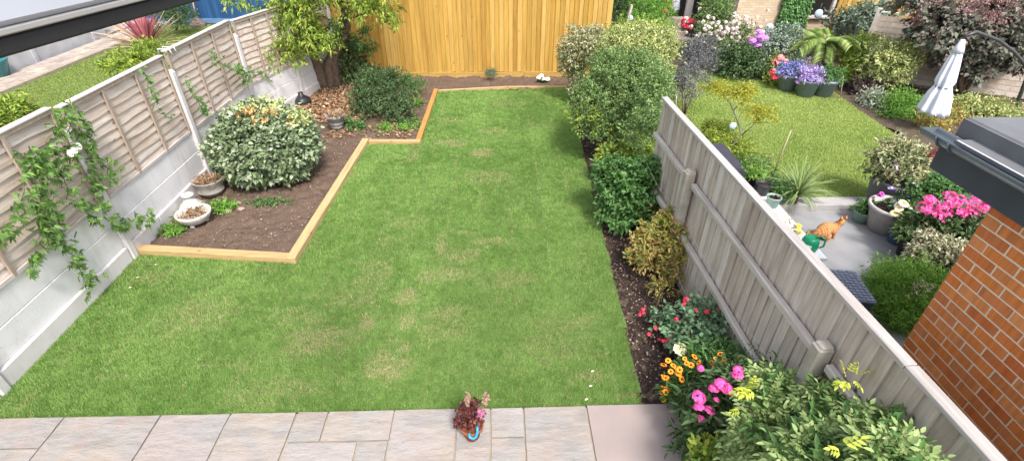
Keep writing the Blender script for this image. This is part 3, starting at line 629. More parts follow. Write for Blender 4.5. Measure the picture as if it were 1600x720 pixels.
foliage('crown', [BL(415, 45, 10.9, 38, 36), BL(455, 30, 11, 45, 40), BL(440, 85, 10.9, 48, 26), BL(400, 118, 10.7, 22, 18), BL(480, 65, 11.0, 30, 40), BL(575, 15, 11.2, 45, 22), BL(605, 30, 11.2, 14, 16), BL(500, 0, 11.4, 60, 30), BL(420, -30, 11.3, 70, 45), BL(560, -30, 11.5, 70, 40), BL(515, 68, 11.2, 22, 16)],
        1150, 12, .1, .085, M_YG, e, origin=tb, inner=.8, lump=.35, up=-.35, wr=.38, droop=.35)
foliage('hanging_foliage', [BL(568, 60, 11.7, 14, 20), BL(575, 78, 11.9, 12, 10), BL(525, 55, 11.4, 14, 24)], 70, 10, .08, .08, M_MID, e, origin=tb, inner=.9, up=-.4, wr=.35)
shrub('ivy_bush', 'dark ivy bush in the shade behind the tree trunks', 'bush', (-3.55, 12.35), [BL(548, 95, 12.3, 22, 40), BL(570, 118, 12.2, 22, 14)], 420, 10, .06, .06, M_DARK, 3)
e = shrub('spreading_shrub', 'dark green spreading shrub on the leaf litter left of the far lawn', 'shrub', tuple(G(605, 195)[:2]), [BL(600, 155, 10.2, 42, 42), BL(570, 165, 10.3, 26, 30), BL(625, 175, 9.9, 28, 26), BL(580, 125, 10.8, 30, 18), BL(615, 130, 10.6, 28, 20)], 1300, 12, .06, .045, M_DARK, 8, inner=.7, lump=.3)
shrub('sprawling_plant', 'straggly grey green plant between the dark shrub and the golden fence', 'plant', tuple(G(645, 140)[:2]), [BL(640, 132, 11.3, 28, 12)], 160, 9, .06, .045, M_MID, 2, inner=.9)
e = empty('fern_plant', tuple(G(652, 168)), 0, 'clump of light green strap leaves beside the far sleeper', 'plant')
dd = rdir(46); dd[:, 2] = abs(dd[:, 2])+.35; strap_leaves('leaf', (0, 0, .0), dd, .22+.18*R.random(46), .03, M_BRIGHT, e, droop=1.1)
shrub('low_weed', 'low bright green weeds at the foot of the dark spreading shrub', 'weed', tuple(G(645, 200)[:2]), [BL(640, 198, 9.5, 22, 8), BL(600, 203, 9.4, 18, 7)], 120, 8, .04, .05, M_BRIGHT, 0, inner=.9, low=0)
shrub('low_weed', 'green weeds growing right of the grey ribbed pot', 'weed', tuple(G(558, 203)[:2]), [BL(560, 200, 9.4, 16, 8), BL(548, 193, 9.7, 10, 8)], 70, 8, .04, .055, M_MID, 0, inner=.9, low=0)
shrub('low_weed', 'yellow green weeds growing along the plinth left of the bowl', 'weed', tuple(G(272, 358)[:2]), [BL(268, 362, 5.85, 22, 8, 14), BL(285, 345, 6.2, 14, 8)], 190, 8, .03, .045, M_BRIGHT, 0, inner=.95, low=0, wr=.25)
shrub('low_weed', 'green and yellow weeds between the barrel pot and the bare soil', 'weed', tuple(G(350, 325)[:2]), [BL(345, 325, 6.45, 22, 8, 14)], 110, 8, .035, .045, M_BRIGHT, 0, inner=.95, low=0)
shrub('low_weed', 'thin weeds under the near side of the round shrub', 'weed', tuple(G(430, 315)[:2]), [BL(420, 318, 6.6, 40, 6, 8)], 90, 7, .03, .04, M_MID, 0, inner=.95, low=0)
shrub('silver_plant', 'tiny silver blue plant alone on the near soil', 'plant', tuple(G(429, 378)[:2]), [BL(429, 376, 5.7, 8, 5)], 45, 8, .02, .035, M_SILVER, 0, inner=.9, low=0, wr=.2)
shrub('lavender_plant', 'small grey green lavender in front of the golden fence', 'plant', tuple(G(767, 124)[:2]), [BL(767, 117, 12.55, 9, 9)], 120, 8, .03, .045, leaf('lavender_leaf', [(.14, .2, .12), (.22, .28, .19)]), 0, inner=.9, low=-.2, wr=.15)
e = shrub('white_flower_plant', 'small white flowering plant on the soil at the far right lawn corner', 'plant', tuple(G(848, 130)[:2]), [BL(848, 127, 12.4, 8, 5)], 50, 8, .03, .05, M_DARK, 0, inner=.8, low=0)
wf = head_mesh(.07, 26, .045, P_WH)
for (x, y) in [(842, 122), (850, 124), (856, 124), (846, 119)]: put(wf, 'flower_head', e, tuple(GY(x, y, 12.3)-np.array(e.location)), .8)
# scatter on soil: stuff
def scatter(name, poly, n, size, mat, label, cat, z=.05, flat=.5, seed=1, dens=None):
    P = np.array(poly); a, c = P.min(0), P.max(0); x = a[0]+(c[0]-a[0])*R.random(n*4); y = a[1]+(c[1]-a[1])*R.random(n*4)
    k = inpoly(x, y, poly)
    if dens is not None: k &= R.random(n*4) < dens(x, y)
    x = x[k][:n]; y = y[k][:n]; n = len(x)
    s = size*(.4+R.random(n)**2*1.4); D = rdir(n); D[:, 2] *= flat; N = rdir(n)*.4+[0, 0, 1]
    V, F_ = leaves(np.stack([x, y, np.full(n, z)+R.random(n)*.012], 1), D, N, s, wr=.7, droop=0, fold=.25)
    o = link(name, np_mesh(name, V, F_, 3), mat); return tag(o, label, cat, kind='stuff')
LITTER = leaf('litter_leaf', [(.2, .1, .05), (.32, .19, .1), (.13, .07, .04), (.42, .31, .2), (.24, .12, .06)], .1, .7)
scatter('leaf_litter', [(-4.4, 9.9), (-2.8, 9.6), (-2.3, 11.2), (-3.2, 12.3), (-4.1, 12.5), (-4.35, 11)], 7500, .05, LITTER, 'orange brown fallen leaves under the corner tree', 'leaf litter', z=.055)
scatter('leaf_litter', [(-3.4, 8.95), (-1.7, 8.98), (-1.6, 9.6), (-3.2, 9.6)], 500, .05, LITTER, 'scattered fallen leaves behind the short sleeper', 'leaf litter', z=.05)
CHIP = leaf('soil_chip', [(.3, .24, .2), (.16, .11, .09), (.3, .24, .19), (.1, .07, .05)], 0, .9)
scatter('soil_crumbs', [(-4.7, 5.5), (S4[0], S4[1]), (S3[0], S3[1]), (-3.2, 9.0), (-4.75, 7)], 1500, .02, CHIP, 'pale crumbs and chips on the left soil bed', 'soil crumbs', z=.045)
RB = [(LR[0][0], 11.8)]+LR[1:]+[(1.6, YP), (2.2, YP), (2.2, 11.8)]
scatter('bark_chips', RB, 6500, .022, leaf('bark_chip', [(.12, .075, .055), (.06, .04, .03), (.2, .13, .1), (.035, .022, .018), (.32, .25, .2)], 0, .9), 'dark bark chips on the right flower bed', 'bark chips', z=.042)
# stones along the plinth, little white petals on the lawn
for k, (x, y, s_) in enumerate([(33, 583, .06), (43, 571, .04), (76, 538, .045), (99, 515, .035), (358, 333, .05), (370, 322, .06), (378, 330, .045), (540, 190, .09)]):
    bb = bmesh.new(); bmesh.ops.create_icosphere(bb, subdivisions=2, radius=s_)
    for v in bb.verts: v.co = Vector((v.co.x*1.2, v.co.y*.9, v.co.z*.65))*(1+.35*(noise.noise(v.co*14+Vector((k, 0, 0)))))
    me = bpy.data.meshes.new('stone'); bb.to_mesh(me); bb.free(); o = link('stone', me, bpy.data.materials.get('stone_rock') or plain('stone_rock', (.38, .3, .25), .85, c2=(.24, .18, .14), scale=20, bmp=.4)); o.location = tuple(G(x, y)+[0, 0, .04])
    tag(o, ['broken stone in the gap between the near post and the turf', 'smaller broken stone just behind the near post stone', 'stone in the gap halfway along the near plinth', 'little stone farthest along the near plinth gap', 'pale stone in the weeds nearest the white bowl', 'pale stone in the weeds nearest the round shrub', 'pale stone nearest the bare soil beside the weeds', 'large buff stone beside the grey ribbed pot'][k], 'stone', 'loose stones')
for k, (x, y) in enumerate([(919, 611), (912, 632), (577, 224), (244, 421), (216, 441), (204, 457), (922, 588)]):
    V, F_ = leaves(G(x, y)[None]+[0, 0, .07], np.array([[1., .3, .1]]), np.array([[0, 0, 1.]]), .042, wr=.5, droop=0)
    tag(link('fallen_leaf', np_mesh('fallen_leaf', V, F_, 3), P_CR), 'small cream fallen leaf lying on the mown turf', 'leaf', 'cream leaves fallen on the lawn')
# ================================================================ CLIMBERS
def climber(name, label, paths, Y0, mat, n, L, parentless=True, spread=.05, wr=.3, group=None, xoff=.12):
    """paths: photo points on the fence face (x,y) -> 3D on plane X = fence x + xoff"""
    def PX(x, y):
        d = (x-800)/FPX*CR-(y-360)/FPX*CU+CW; return CAM+d*((-4.77+xoff)/d[0])
    allp = []; e = None
    for pts in paths:
        P = [PX(*p) for p in pts]
        if e is None: b0 = P[0]; e = empty(name, tuple(b0), 0, label, 'climber', group)
        b = MB(); pp = []
        for i in range(len(P)-1):
            for j in range(5):
                t = j/5; pp.append(P[i]*(1-t)+P[i+1]*t+R.normal(size=3)*.012)
        pp.append(P[-1]); b.tube([tuple(p-b0) for p in pp], .004, 5); b.build('stem', STEMG, e); allp += pp
    A = np.array(allp); m_ = len(A); idx = R.integers(0, m_, n)
    O = A[idx]+R.normal(size=(n, 3))*spread*np.array([.8, 1, 1])-b0; O[:, 0] = np.abs(O[:, 0])
    K = 5; D0 = rdir(n)*.7+np.array([.4, 0, -.45]); D0 = unit(D0); nn = unit(rdir(n)*.5+np.array([.9, 0, .5])); S = unit(np.cross(D0, nn)); Ps, Ds, Ns, Ls = [], [], [], []
    for j in range(K):
        a = (j-2)*.62; Ps.append(O); Ds.append(D0*math.cos(a)+S*math.sin(a)); Ns.append(nn); Ls.append(L*(.75+.5*R.random(n))*(1-.12*abs(j-2)))
    leafobj('foliage', np.concatenate(Ps), np.concatenate(Ds), np.concatenate(Ns), np.concatenate(Ls), mat, e, wr=wr, droop=.2, fold=.04, hi=True); return e, b0, PX
e, b0, PX = climber('passion_climber', 'passion flower climber hanging in long green trails over the near fence panels',
    [[(100, 168), (85, 200), (60, 250), (50, 300), (62, 350), (55, 400), (45, 420)], [(40, 240), (75, 270), (70, 330), (66, 370)], [(110, 175), (125, 200), (140, 240), (150, 300), (170, 345), (190, 350), (215, 342), (230, 338)],
     [(120, 180), (60, 245), (95, 270), (115, 230)], [(95, 265), (110, 310), (130, 325), (150, 345)], [(60, 340), (75, 370), (100, 380), (118, 408), (135, 440), (128, 450)], [(30, 235), (40, 300), (15, 350), (0, 375)], [(130, 200), (140, 240), (165, 260), (175, 280)], [(85, 185), (100, 230), (130, 270), (145, 290)], [(25, 240), (55, 255), (90, 240), (125, 215)], [(50, 250), (70, 300), (85, 350), (80, 365)]],
    0, leaf('passion_leaf', [(.07, .14, .03), (.11, .22, .045), (.05, .1, .025), (.2, .32, .07)], .25), 640, .066, spread=.05)
wfm = daisy_mesh(.045, 12, (P_WH, P_WH))
for (x, y) in [(104, 235), (111, 229), (98, 240)]: put(wfm, 'flower', e, tuple(PX(x, y)-b0+[.08, 0, 0]), 1, fix=(0, 1.3, 0))
IVYM = leaf('ivy_leaf', [(.06, .12, .04), (.1, .2, .05), (.16, .26, .08)], .2)
climber('ivy_sprig', 'thin ivy sprig hanging from the capping of the third panel', [[(218, 105), (230, 118), (233, 140), (243, 155), (248, 175), (268, 185)]], 0, IVYM, 46, .05, spread=.02)
climber('ivy_sprig', 'short ivy sprig growing behind the round shrub on the fence', [[(290, 125), (300, 145), (312, 165), (320, 178)]], 0, IVYM, 60, .055, spread=.035)
climber('ivy_sprig', 'leafy ivy trail reaching along the fourth panel to the tree', [[(325, 85), (340, 98), (365, 108), (380, 115), (400, 112), (420, 125)], [(370, 105), (385, 118), (378, 130)]], 0, IVYM, 150, .06, spread=.05)
# ================================================================ OPEN WINDOW SASH (near, upper left)
e = empty('window_sash', tuple(G(0, 60, 3.8)), 0, 'open white window sash with black rubber gasket cutting the upper left corner', 'window')
a = Vector(G(-60, 104, 3.8)); c = Vector(G(330, -7, 3.8)); d = (c-a).normalized(); nrm = Vector((d.y, -d.x, 0)); o_ = e.location.copy(); a0 = a.copy(); a = a-d*.25; c = c+d*.12
FR = plain('white_frame', (.58, .61, .68), .35, .03, bmp=0); FR2 = plain('cream_frame_edge', (.38, .37, .35), .45, .03, bmp=0)
b = MB(); b.bar(a-o_+Vector((0, 0, .012)), c-o_+Vector((0, 0, .012)), .03, .026, bev=.004); b.build('gasket', BLACK, e)
b = MB(); b.bar(a-o_+Vector((0, 0, .031))+nrm*.002, c-o_+Vector((0, 0, .031))+nrm*.002, .036, .01, bev=.002); b.build('drip_edge', FR2, e)
b = MB(); b.bar(a-o_+Vector((0, 0, .12)), c-o_+Vector((0, 0, .12)), .045, .166, bev=.008); b.build('bottom_rail', FR, e)
b = MB(); b.bar(a-o_+Vector((0, 0, 1.0)), c-o_+Vector((0, 0, 1.0)), .045, .07, bev=.006); b.build('top_rail', FR, e)
for p in (a, c): b = MB(); b.box(p-o_+Vector((0, 0, .5)), (.07, .05, 1.05), rz=math.atan2(d.y, d.x), bev=.006); b.build('stile', FR, e)
mt, n, pb = _new('glass'); pb.inputs['Transmission Weight'].default_value = 1; pb.inputs['Roughness'].default_value = .02; pb.inputs['Base Color'].default_value = (.9, .95, .95, 1)
b = MB(); b.bar(a-o_+Vector((0, 0, .58)), c-o_+Vector((0, 0, .58)), .02, .74); b.build('pane', mt, e)
# ================================================================ RIGHT BED
shrub('pale_shrub', 'pale cream variegated shrub at the right end of the golden fence', 'shrub', (2.1, 11.3), [BL(905, 82, 10.9, 30, 34), BL(925, 75, 10.7, 28, 26), BL(900, 125, 10.9, 18, 28), BL(888, 100, 11, 14, 22)], 800, 12, .07, .06, M_PALEV, 5)
shrub('yellow_shrub', 'tall yellow and green variegated shrub behind the big green one', 'shrub', (2.2, 9.9), [BL(1000, 88, 9.7, 46, 36), BL(1030, 78, 9.8, 30, 30), BL(965, 72, 10, 30, 26), BL(1005, 60, 9.9, 34, 20), BL(990, 110, 9.5, 50, 30)], 1500, 12, .08, .055, M_YV, 6)
e = shrub('green_shrub', 'biggest green shrub overhanging the far part of the right flower bed', 'shrub', (1.95, 8.0),
      [BL(965, 145, 8.3, 62, 52), BL(1000, 120, 8.4, 45, 35), BL(925, 165, 8.1, 32, 38), BL(990, 185, 7.9, 48, 35), BL(940, 195, 8.0, 36, 25), BL(1010, 160, 7.9, 34, 38), BL(960, 105, 8.4, 36, 22), BL(1020, 150, 7.1, 26, 44), BL(1004, 205, 6.8, 28, 30), BL(1022, 190, 6.5, 16, 26)], 3300, 13, .07, .045, M_BIG, 0, inner=.45, lump=.25)
foliage('young_foliage', [BL(915, 190, 7.9, 30, 26), BL(960, 210, 7.8, 30, 20)], 130, 9, .06, .05, M_YG, e, origin=(1.95, 8.0, 0), inner=.3)
tree_trunk(e, (1.95, 8, 0), [([(1.95, 8.0, 0), (1.98, 7.98, .35), (2.1, 8.1, 1.1)], .06, .03), ([(1.88, 8.05, 0), (1.75, 7.95, .4), (1.6, 8.1, 1.0)], .055, .025), ([(2.05, 7.95, 0), (2.15, 7.85, .4), (2.2, 7.9, 1.0)], .055, .025)])
shrub('leafy_plant', 'bright leafy plant under the trunks of the biggest green shrub', 'plant', (1.95, 7.2), [BL(985, 240, 7.1, 34, 14), BL(950, 245, 7.1, 16, 12)], 190, 10, .06, .07, M_YG, 3, inner=.9)
shrub('peony_shrub', 'rounded mid green shrub in the middle of the right flower bed', 'shrub', (1.9, 5.9), [BL(985, 300, 6.0, 48, 46), BL(1020, 290, 6.0, 38, 40), BL(1000, 330, 5.8, 42, 36), BL(950, 275, 6.2, 25, 26), BL(965, 325, 5.9, 26, 32), BL(1036, 292, 5.9, 22, 34)], 1150, 12, .07, .065, M_MID, 8, inner=.5, lump=.3, wr=.5, hi=True)
e = shrub('nandina_shrub', 'shrub with orange tinted green leaves on the right flower bed', 'shrub', (1.95, 4.8), [BL(1040, 375, 4.9, 40, 36), BL(1058, 405, 4.8, 36, 40), BL(1020, 400, 4.8, 34, 30), BL(1050, 350, 4.95, 26, 18), BL(1070, 388, 4.7, 24, 34), BL(1010, 375, 4.9, 20, 20)], 800, 12, .06, .05, M_NAND, 10, inner=.7, lump=.35, wr=.42, hi=True)
foliage('green_foliage', [BL(1060, 430, 4.7, 26, 20), BL(1045, 355, 4.85, 30, 16)], 60, 9, .06, .05, M_YG, e, origin=(1.95, 4.8, 0), inner=.7)
shrub('dry_plant', 'withered brown plant on the soil between two shrubs', 'plant', (1.75, 5.05), [BL(1000, 400, 5.2, 18, 14), BL(990, 385, 5.2, 10, 10)], 60, 8, .05, .05, M_DRY, 3, inner=.9, wr=.3)
shrub('dry_plant', 'low dry weed between the orange tinted shrub and the rose', 'plant', (1.75, 4.25), [BL(1035, 448, 4.3, 22, 12)], 40, 8, .05, .045, M_NAND, 3, inner=.9, wr=.3)
rb = (1.85, 3.45, 0)
e = shrub('rose_bush', 'blue green rose bush with small red blooms and one cream rose', 'rose', rb[:2], [BL(1090, 520, 3.5, 48, 40), BL(1100, 490, 3.7, 36, 28), BL(1045, 500, 3.75, 28, 22), BL(1105, 545, 3.3, 40, 28), BL(1065, 535, 3.45, 24, 22)], 260, 10, .06, .045,
          leaf('rose_leaf', [(.07, .14, .07), (.12, .2, .11), (.16, .26, .15), (.09, .16, .07)], .2), 14, .008, inner=.9, lump=.3, wr=.7, hi=True)
rr = head_mesh(.02, 9, .02, P_RED)
for (x, y) in [(1003, 488), (1005, 483), (1024, 512), (1014, 522), (1035, 532), (1045, 530), (1040, 534), (1057, 498), (1069, 474), (1072, 468), (1055, 520), (1088, 485), (1104, 486), (1124, 482), (1075, 495), (1000, 491), (1047, 536), (1030, 530)]:
    put(rr, 'flower', e, tuple(GY(x, y, 3.55-.0)-np.array(rb)), (.6+rnd.random()*.55))
put(rose_mesh(.06, P_CR, 40), 'flower', e, tuple(GY(1062, 545, 3.15)-np.array(rb)), 1, fix=(.5, 0, 0))
hb = (1.62, 2.85, 0)
e = shrub('helenium', 'clump of orange helenium flowers beside the patio corner', 'flower', hb[:2], [BL(1095, 590, 2.95, 46, 36), BL(1070, 610, 2.9, 30, 30), BL(1110, 570, 3.0, 40, 26)], 260, 10, .07, .075, M_MID, 16, .006, inner=.9, wr=.24, up=.8, hi=True)
df = daisy_mesh(.03, 9)
HEL = [(1070, 560), (1085, 557), (1048, 566), (1037, 570), (1044, 563), (1057, 574), (1073, 567), (1080, 570), (1048, 580), (1060, 582), (1040, 590), (1046, 595), (1036, 587), (1052, 571), (1064, 590), (1065, 592), (1062, 577), (1037, 604), (1048, 609), (1036, 620), (1034, 613), (1040, 612), (1037, 625), (1126, 553), (1132, 562), (1112, 566), (1115, 580), (1111, 572), (1123, 576), (1118, 560), (1130, 568), (1138, 567), (1151, 558), (1126, 566), (1114, 577), (1092, 566)]
for (x, y) in HEL: put(df, 'flower', e, tuple(GY(x, y, 2.85+rnd.uniform(-.05, .1))-np.array(hb)), .75+rnd.random()*.5, tilt=.6)
pb_ = (1.75, 2.45, 0)
e = shrub('phlox', 'dark leaved phlox with round magenta pink flower heads by the patio corner', 'flower', pb_[:2], [BL(1130, 640, 2.5, 50, 42), BL(1105, 690, 2.35, 40, 34), BL(1150, 620, 2.5, 44, 40), BL(1120, 660, 2.4, 46, 40)], 420, 11, .08, .085, M_DARK, 16, .007, inner=.9, wr=.34, up=.6, hi=True)
ph = head_mesh(.05, 70, .017, P_PINK, flat=.8)
for (x, y, s_) in [(1092, 620, 1.15), (1092, 636, .9), (1108, 641, .95), (1095, 655, .9), (1118, 660, 1), (1124, 667, .9), (1126, 600, 1.1), (1135, 606, 1.0), (1116, 607, .9), (1153, 578, .8), (1153, 588, .85), (1119, 624, .5), (1140, 612, .6), (1095, 575, .55), (1164, 696, .6), (1163, 702, .5), (1149, 584, .6)]:
    put(ph, 'flower_head', e, tuple(GY(x, y, 2.35 if y > 560 else 2.6)-np.array(pb_)), s_*.85, tilt=.3)
shrub('foliage_plant', 'yellow green low leaves spilling over the patio edge below the phlox', 'plant', (1.85, 2.05), [BL(1110, 712, 2.05, 34, 16), BL(1150, 715, 2.1, 30, 20)], 130, 10, .05, .06, M_YG, 4, inner=.9)
# big compound-leaved foliage mass leaning on the fence
def compound(name, blobs, n, scale, mat, parent, origin, K=7, cols=None, tmin=.0):
    Pc, Nc = blob_pts(blobs, n, .55, -.3, .2); D = unit(Nc*.8+rdir(n)*.55+np.array([-.1, -.15, -.15])); nn = unit(Nc*.6+[0, 0, .9]+rdir(n)*.25); S = unit(np.cross(D, nn)); nn = np.cross(S, D)
    sc_ = scale*(.7+.6*R.random(n))[:, None]; Ps, Ds, Ls = [], [], []
    pairs = (K-1)//2
    for j in range(pairs):
        t = (j+.6)/(pairs+.4)
        for sgn in (1, -1): Ps.append(Pc+D*sc_*t); Ds.append(unit(D*.62+S*sgn*.8-nn*.1)); Ls.append(sc_[:, 0]*(.62-.16*t))
    Ps.append(Pc+D*sc_); Ds.append(D-nn*.15); Ls.append(sc_[:, 0]*.62)
    return leafobj(name, np.concatenate(Ps)-np.array(origin), np.concatenate(Ds), np.tile(nn, (K, 1)), np.concatenate(Ls), mat, parent, wr=.42, droop=.22, fold=.05, hi=True)
db = (1.85, 1.75, 0)
e = empty('dahlia_mass', db, 0, 'large mass of pointed green compound leaves in front of the near fence post', 'plant')
dbl = [BL(1310, 668, 1.9, 62, 40, 60), BL(1225, 678, 2.05, 50, 46, 60), BL(1372, 695, 1.6, 56, 34, 50), BL(1200, 710, 1.9, 56, 46, 60), BL(1300, 730, 1.55, 86, 46, 60), BL(1405, 735, 1.3, 50, 34, 50), BL(1338, 628, 2.0, 30, 20, 40), BL(1210, 625, 2.25, 36, 30, 50)]
compound('foliage', dbl, 2300, .082, M_PEONY, e, db, K=7)
foliage('inner_foliage', dbl, 500, 9, .09, .08, M_MID, e, origin=db, inner=.9, wr=.3)
stems('stem', (0, 0, 0), [tuple(np.array(c_[0])-np.array(db)) for c_ in dbl], STEMG, e, .014, .006)
YS = leaf('bright_yellow_leaf', [(.5, .55, .05), (.62, .64, .1), (.34, .46, .05)], .4)
compound('yellow_foliage', [BL(1180, 612, 2.15, 14, 10), BL(1325, 590, 1.95, 20, 8), BL(1350, 625, 1.75, 8, 4), BL(1315, 705, 1.35, 12, 8), BL(1345, 712, 1.35, 12, 6), BL(1160, 640, 2.15, 6, 5)], 15, .085, YS, e, db)
shrub('climbing_plant', 'fine leaved green climber filling the fence corner behind the big leaf mass', 'climber', (2.05, 2.9), [BL(1200, 590, 2.75, 50, 24, 30), BL(1235, 575, 2.7, 40, 18, 24), BL(1175, 570, 2.9, 26, 22, 24)], 380, 10, .06, .045, M_MID, 8, .006, inner=.9, wr=.25)
e = empty('climber_stem', (2.12, 3.3, 0), 0, 'bare twisted brown climber stem against the grey fence', 'stem')
b = MB(); b.tube([(0, 0, 0)]+[tuple(GY(x, y, 3.3)-np.array([2.12, 3.3, 0])) for x, y in [(1155, 550), (1165, 538), (1168, 520), (1170, 505), (1174, 503)]], [.012, .011, .01, .009, .009, .012], 6); b.build('stem', TWIG, e)
# ---- heuchera in terracotta pot on the patio
pc = G(738, 680, .06); e = empty('terracotta_pot', tuple(pc), 0, 'terracotta pot of dark red heuchera with a blue tool handle on the patio', 'pot')
b = MB(); b.lathe([(.062, 0), (.088, .125), (.1, .128), (.104, .165), (.092, .166), (.088, .14), (.01, .135)], n=30); b.build('pot', TERRA, e)
hb2 = [((-.02, .03, .26), (.1, .09, .07)), ((-.05, -.01, .21), (.07, .06, .05)), ((.06, .04, .24), (.06, .06, .06)), ((-.06, .04, .32), (.055, .055, .05)), ((.01, .05, .33), (.06, .055, .05)), ((-.12, 0, .19), (.028, .028, .045))]
foliage('foliage', hb2, 170, 6, .02, .026, M_PURPLE, e, low=-.9, inner=.8, wr=1.0, fold=.2)
stems('stem', (0, 0, .13), [(-.02, .02, .52), (.13, .06, .48), (.09, .0, .38)], leaf('red_stem', [(.15, .05, .04), (.22, .09, .06)]), e, .004, .002, wig=.01)
spk = leaf('heuchera_flower', [(.35, .22, .16), (.45, .3, .24), (.3, .16, .12)])
foliage('flower_spike', [((-.02, .02, .47), (.014, .014, .075))], 60, 5, .01, .016, spk, e, low=-1, inner=.9, wr=.6)
foliage('flower_spike', [((.125, .055, .43), (.02, .016, .075))], 55, 5, .01, .016, spk, e, low=-1, inner=.9, wr=.6)
foliage('pink_spray', [((.085, -.01, .34), (.03, .03, .05))], 50, 5, .012, .016, leaf('pink_spray', [(.36, .1, .2), (.5, .22, .32)]), e, low=-1, inner=.9, wr=.7)
b = MB(); BLUE = plain('blue_plastic', (.02, .3, .5), .35, .05, bmp=0); b.tube([(-.015, -.1, .19), (-.01, -.125, .17), (.02, -.135, .16), (.045, -.125, .175), (.055, -.1, .21), (.055, -.085, .25)], .012, 8)
o = b.build('trowel', BLUE); o.location = tuple(pc); tag(o, 'curved bright blue tool handle stuck in the terracotta pot', 'tool')
# ================================================================ RIGHT NEIGHBOUR
# brick extension with flat roof
e = empty('brick_extension', (2.95, 0, 0), 0, 'orange brick extension with dark flat roof and gutter at the right edge', 'building')
WX, WY1, WZ = 2.95, 2.46, 2.5
BRK = wood('orange_brick', [(.62, .18, .045), (.72, .25, .06), (.54, .14, .038), (.76, .3, .1), (.66, .21, .05), (.6, .22, .08)], 2, 30, (.42, .2, .1), .45, rough=.85, bmp=.3)
b = MB(); rows = int(WZ/.075); 
for i in range(rows):
    y = WY1; k = 0; z = i*.075
    first = .1025 if i % 2 else .215
    while y > -3.2:
        L = (first if k == 0 else .215)-(.002 if k else 0)
        if i < 8 and y < 1: y -= L+.01; k += 1; continue
        dx = rnd.uniform(-.0015, .0015); b.box2((0+dx, y-L, z+.006), (.05, y, z+.069)); y -= L+.012; k += 1
b.build('brickwork', BRK, e)
b = MB(); b.box2((.0028, -3.3, 0), (.3, WY1-.003, WZ-.002)); b.box2((.3, WY1-.25, 0), (4.5, WY1-.003, WZ-.002)); b.build('mortar_bed', plain('sand_mortar', (.78, .69, .54), .95, .06, scale=40, bmp=.3), e)
FAS = plain('anthracite_board', (.045, .055, .075), .55, scale=5, bmp=.05); FELT = plain('grey_roof_felt', (.15, .155, .165), .9, c2=(.12, .125, .135), scale=5, bmp=.2); GUT = plain('anthracite_gutter', (.15, .18, .21), .32, scale=4, bmp=0)
FY = 2.88; fx = -.1
b = MB(); b.box2((fx, -3.3, 2.5), (fx+.02, FY, 2.69)); b.box2((fx+.02, FY-.02, 2.5), (4.5, FY, 2.69)); b.build('fascia', FAS, e)
b = MB(); b.box2((fx+.02, -3.3, 2.502), (4.5, FY-.02, 2.52)); b.build('soffit', FAS, e)
b = MB(); b.box2((fx-.045, -3.3, 2.728), (fx+.09, FY-.12, 2.746)); b.box2((fx+.02, -3.3, 2.692), (fx+.09, FY-.12, 2.728)); b.box2((fx+.09, -3.3, 2.715), (4.5, FY+.02, 2.84), bev=.012); b.build('roof', FELT, e)
b = MB(); b.box2((fx+.078, -3.3, 2.716), (fx+.0885, FY+.018, 2.83)); b.build('edge_trim', FELT, e)
b = MB(); pr = [(math.cos(a), math.sin(a)) for a in [math.pi+i*math.pi/10 for i in range(11)]]; gx, gz, gr = fx-.045, 2.742, .062; yA, yB = -3.3, 2.97
for t0, t1 in ((gr, gr-.004),):
    va = [[b.b.verts.new((gx+c_*rr_, y, gz+s_*rr_)) for (c_, s_) in (pr if rr_ == t0 else pr)] for y in (yA, yB) for rr_ in (t0, t1)]
    for i in range(10):
        for (u_, v_) in ((0, 2), (1, 3)): f = b.b.faces.new((va[u_][i], va[u_][i+1], va[v_][i+1], va[v_][i])); f.smooth = True
    for i in (0, 10): b.b.faces.new((va[0][i], va[1][i], va[3][i], va[2][i]))
    ce = b.b.verts.new((gx, yB, gz)); 
    b.b.faces.new(va[2])
b.tube([(gx-gr, yA, gz), (gx-gr, yB, gz)], .006, 6)
b.build('gutter', GUT, e)
for y in (2.82, 2.72, 1.9, .9):
    b = MB(); pts = [(gx+c_*(gr+.004), y, gz+s_*(gr+.004)) for c_, s_ in pr]; b.tube(pts, .007, 5); b.build('gutter_bracket', GUT, e)
b = MB(); b.box2((fx-.05, .2, 2.749), (fx-.042, FY-.14, 2.753)); b.build('gutter_highlight', WHITE, e)  # thin white strip: the highlight line along the gutter, put in as colour
# white bench table beside the fence
e = empty('potting_table', (2.95, 4.2, 0), 0, 'long white topped potting table standing against the grey fence', 'table')
tx1 = 3.53-2.95
b = MB(); b.box2((-.55, -.05, .71), (tx1, 1.35, .75), bev=.004); b.build('tabletop', plain('white_tabletop', (.68, .69, .72), .4, .04, bmp=0), e)
DKB = plain('dark_plum_panel', (.05, .045, .07), .5)
for x in (-.5, tx1-.05):
    for y in (.0, 1.25): b = MB(); b.box2((x, y, 0), (x+.05, y+.05, .71)); b.build('leg', DKB, e)
b = MB(); b.box2((tx1-.03, .06, .5), (tx1-.01, 1.24, .7)); b.build('side_panel', DKB, e)
e = empty('plant_bench', (2.95, 5.62, 0), 0, 'dark low bench carrying the black pots beyond the white potting table', 'bench')
b = MB(); b.box2((-.5, 0, .69), (tx1, 1.5, .735), bev=.004); b.build('top', DKB, e)
for x in (-.45, tx1-.06):
    for y in (.02, 1.42): b = MB(); b.box2((x, y, 0), (x+.05, y+.05, .69)); b.build('leg', DKB, e)
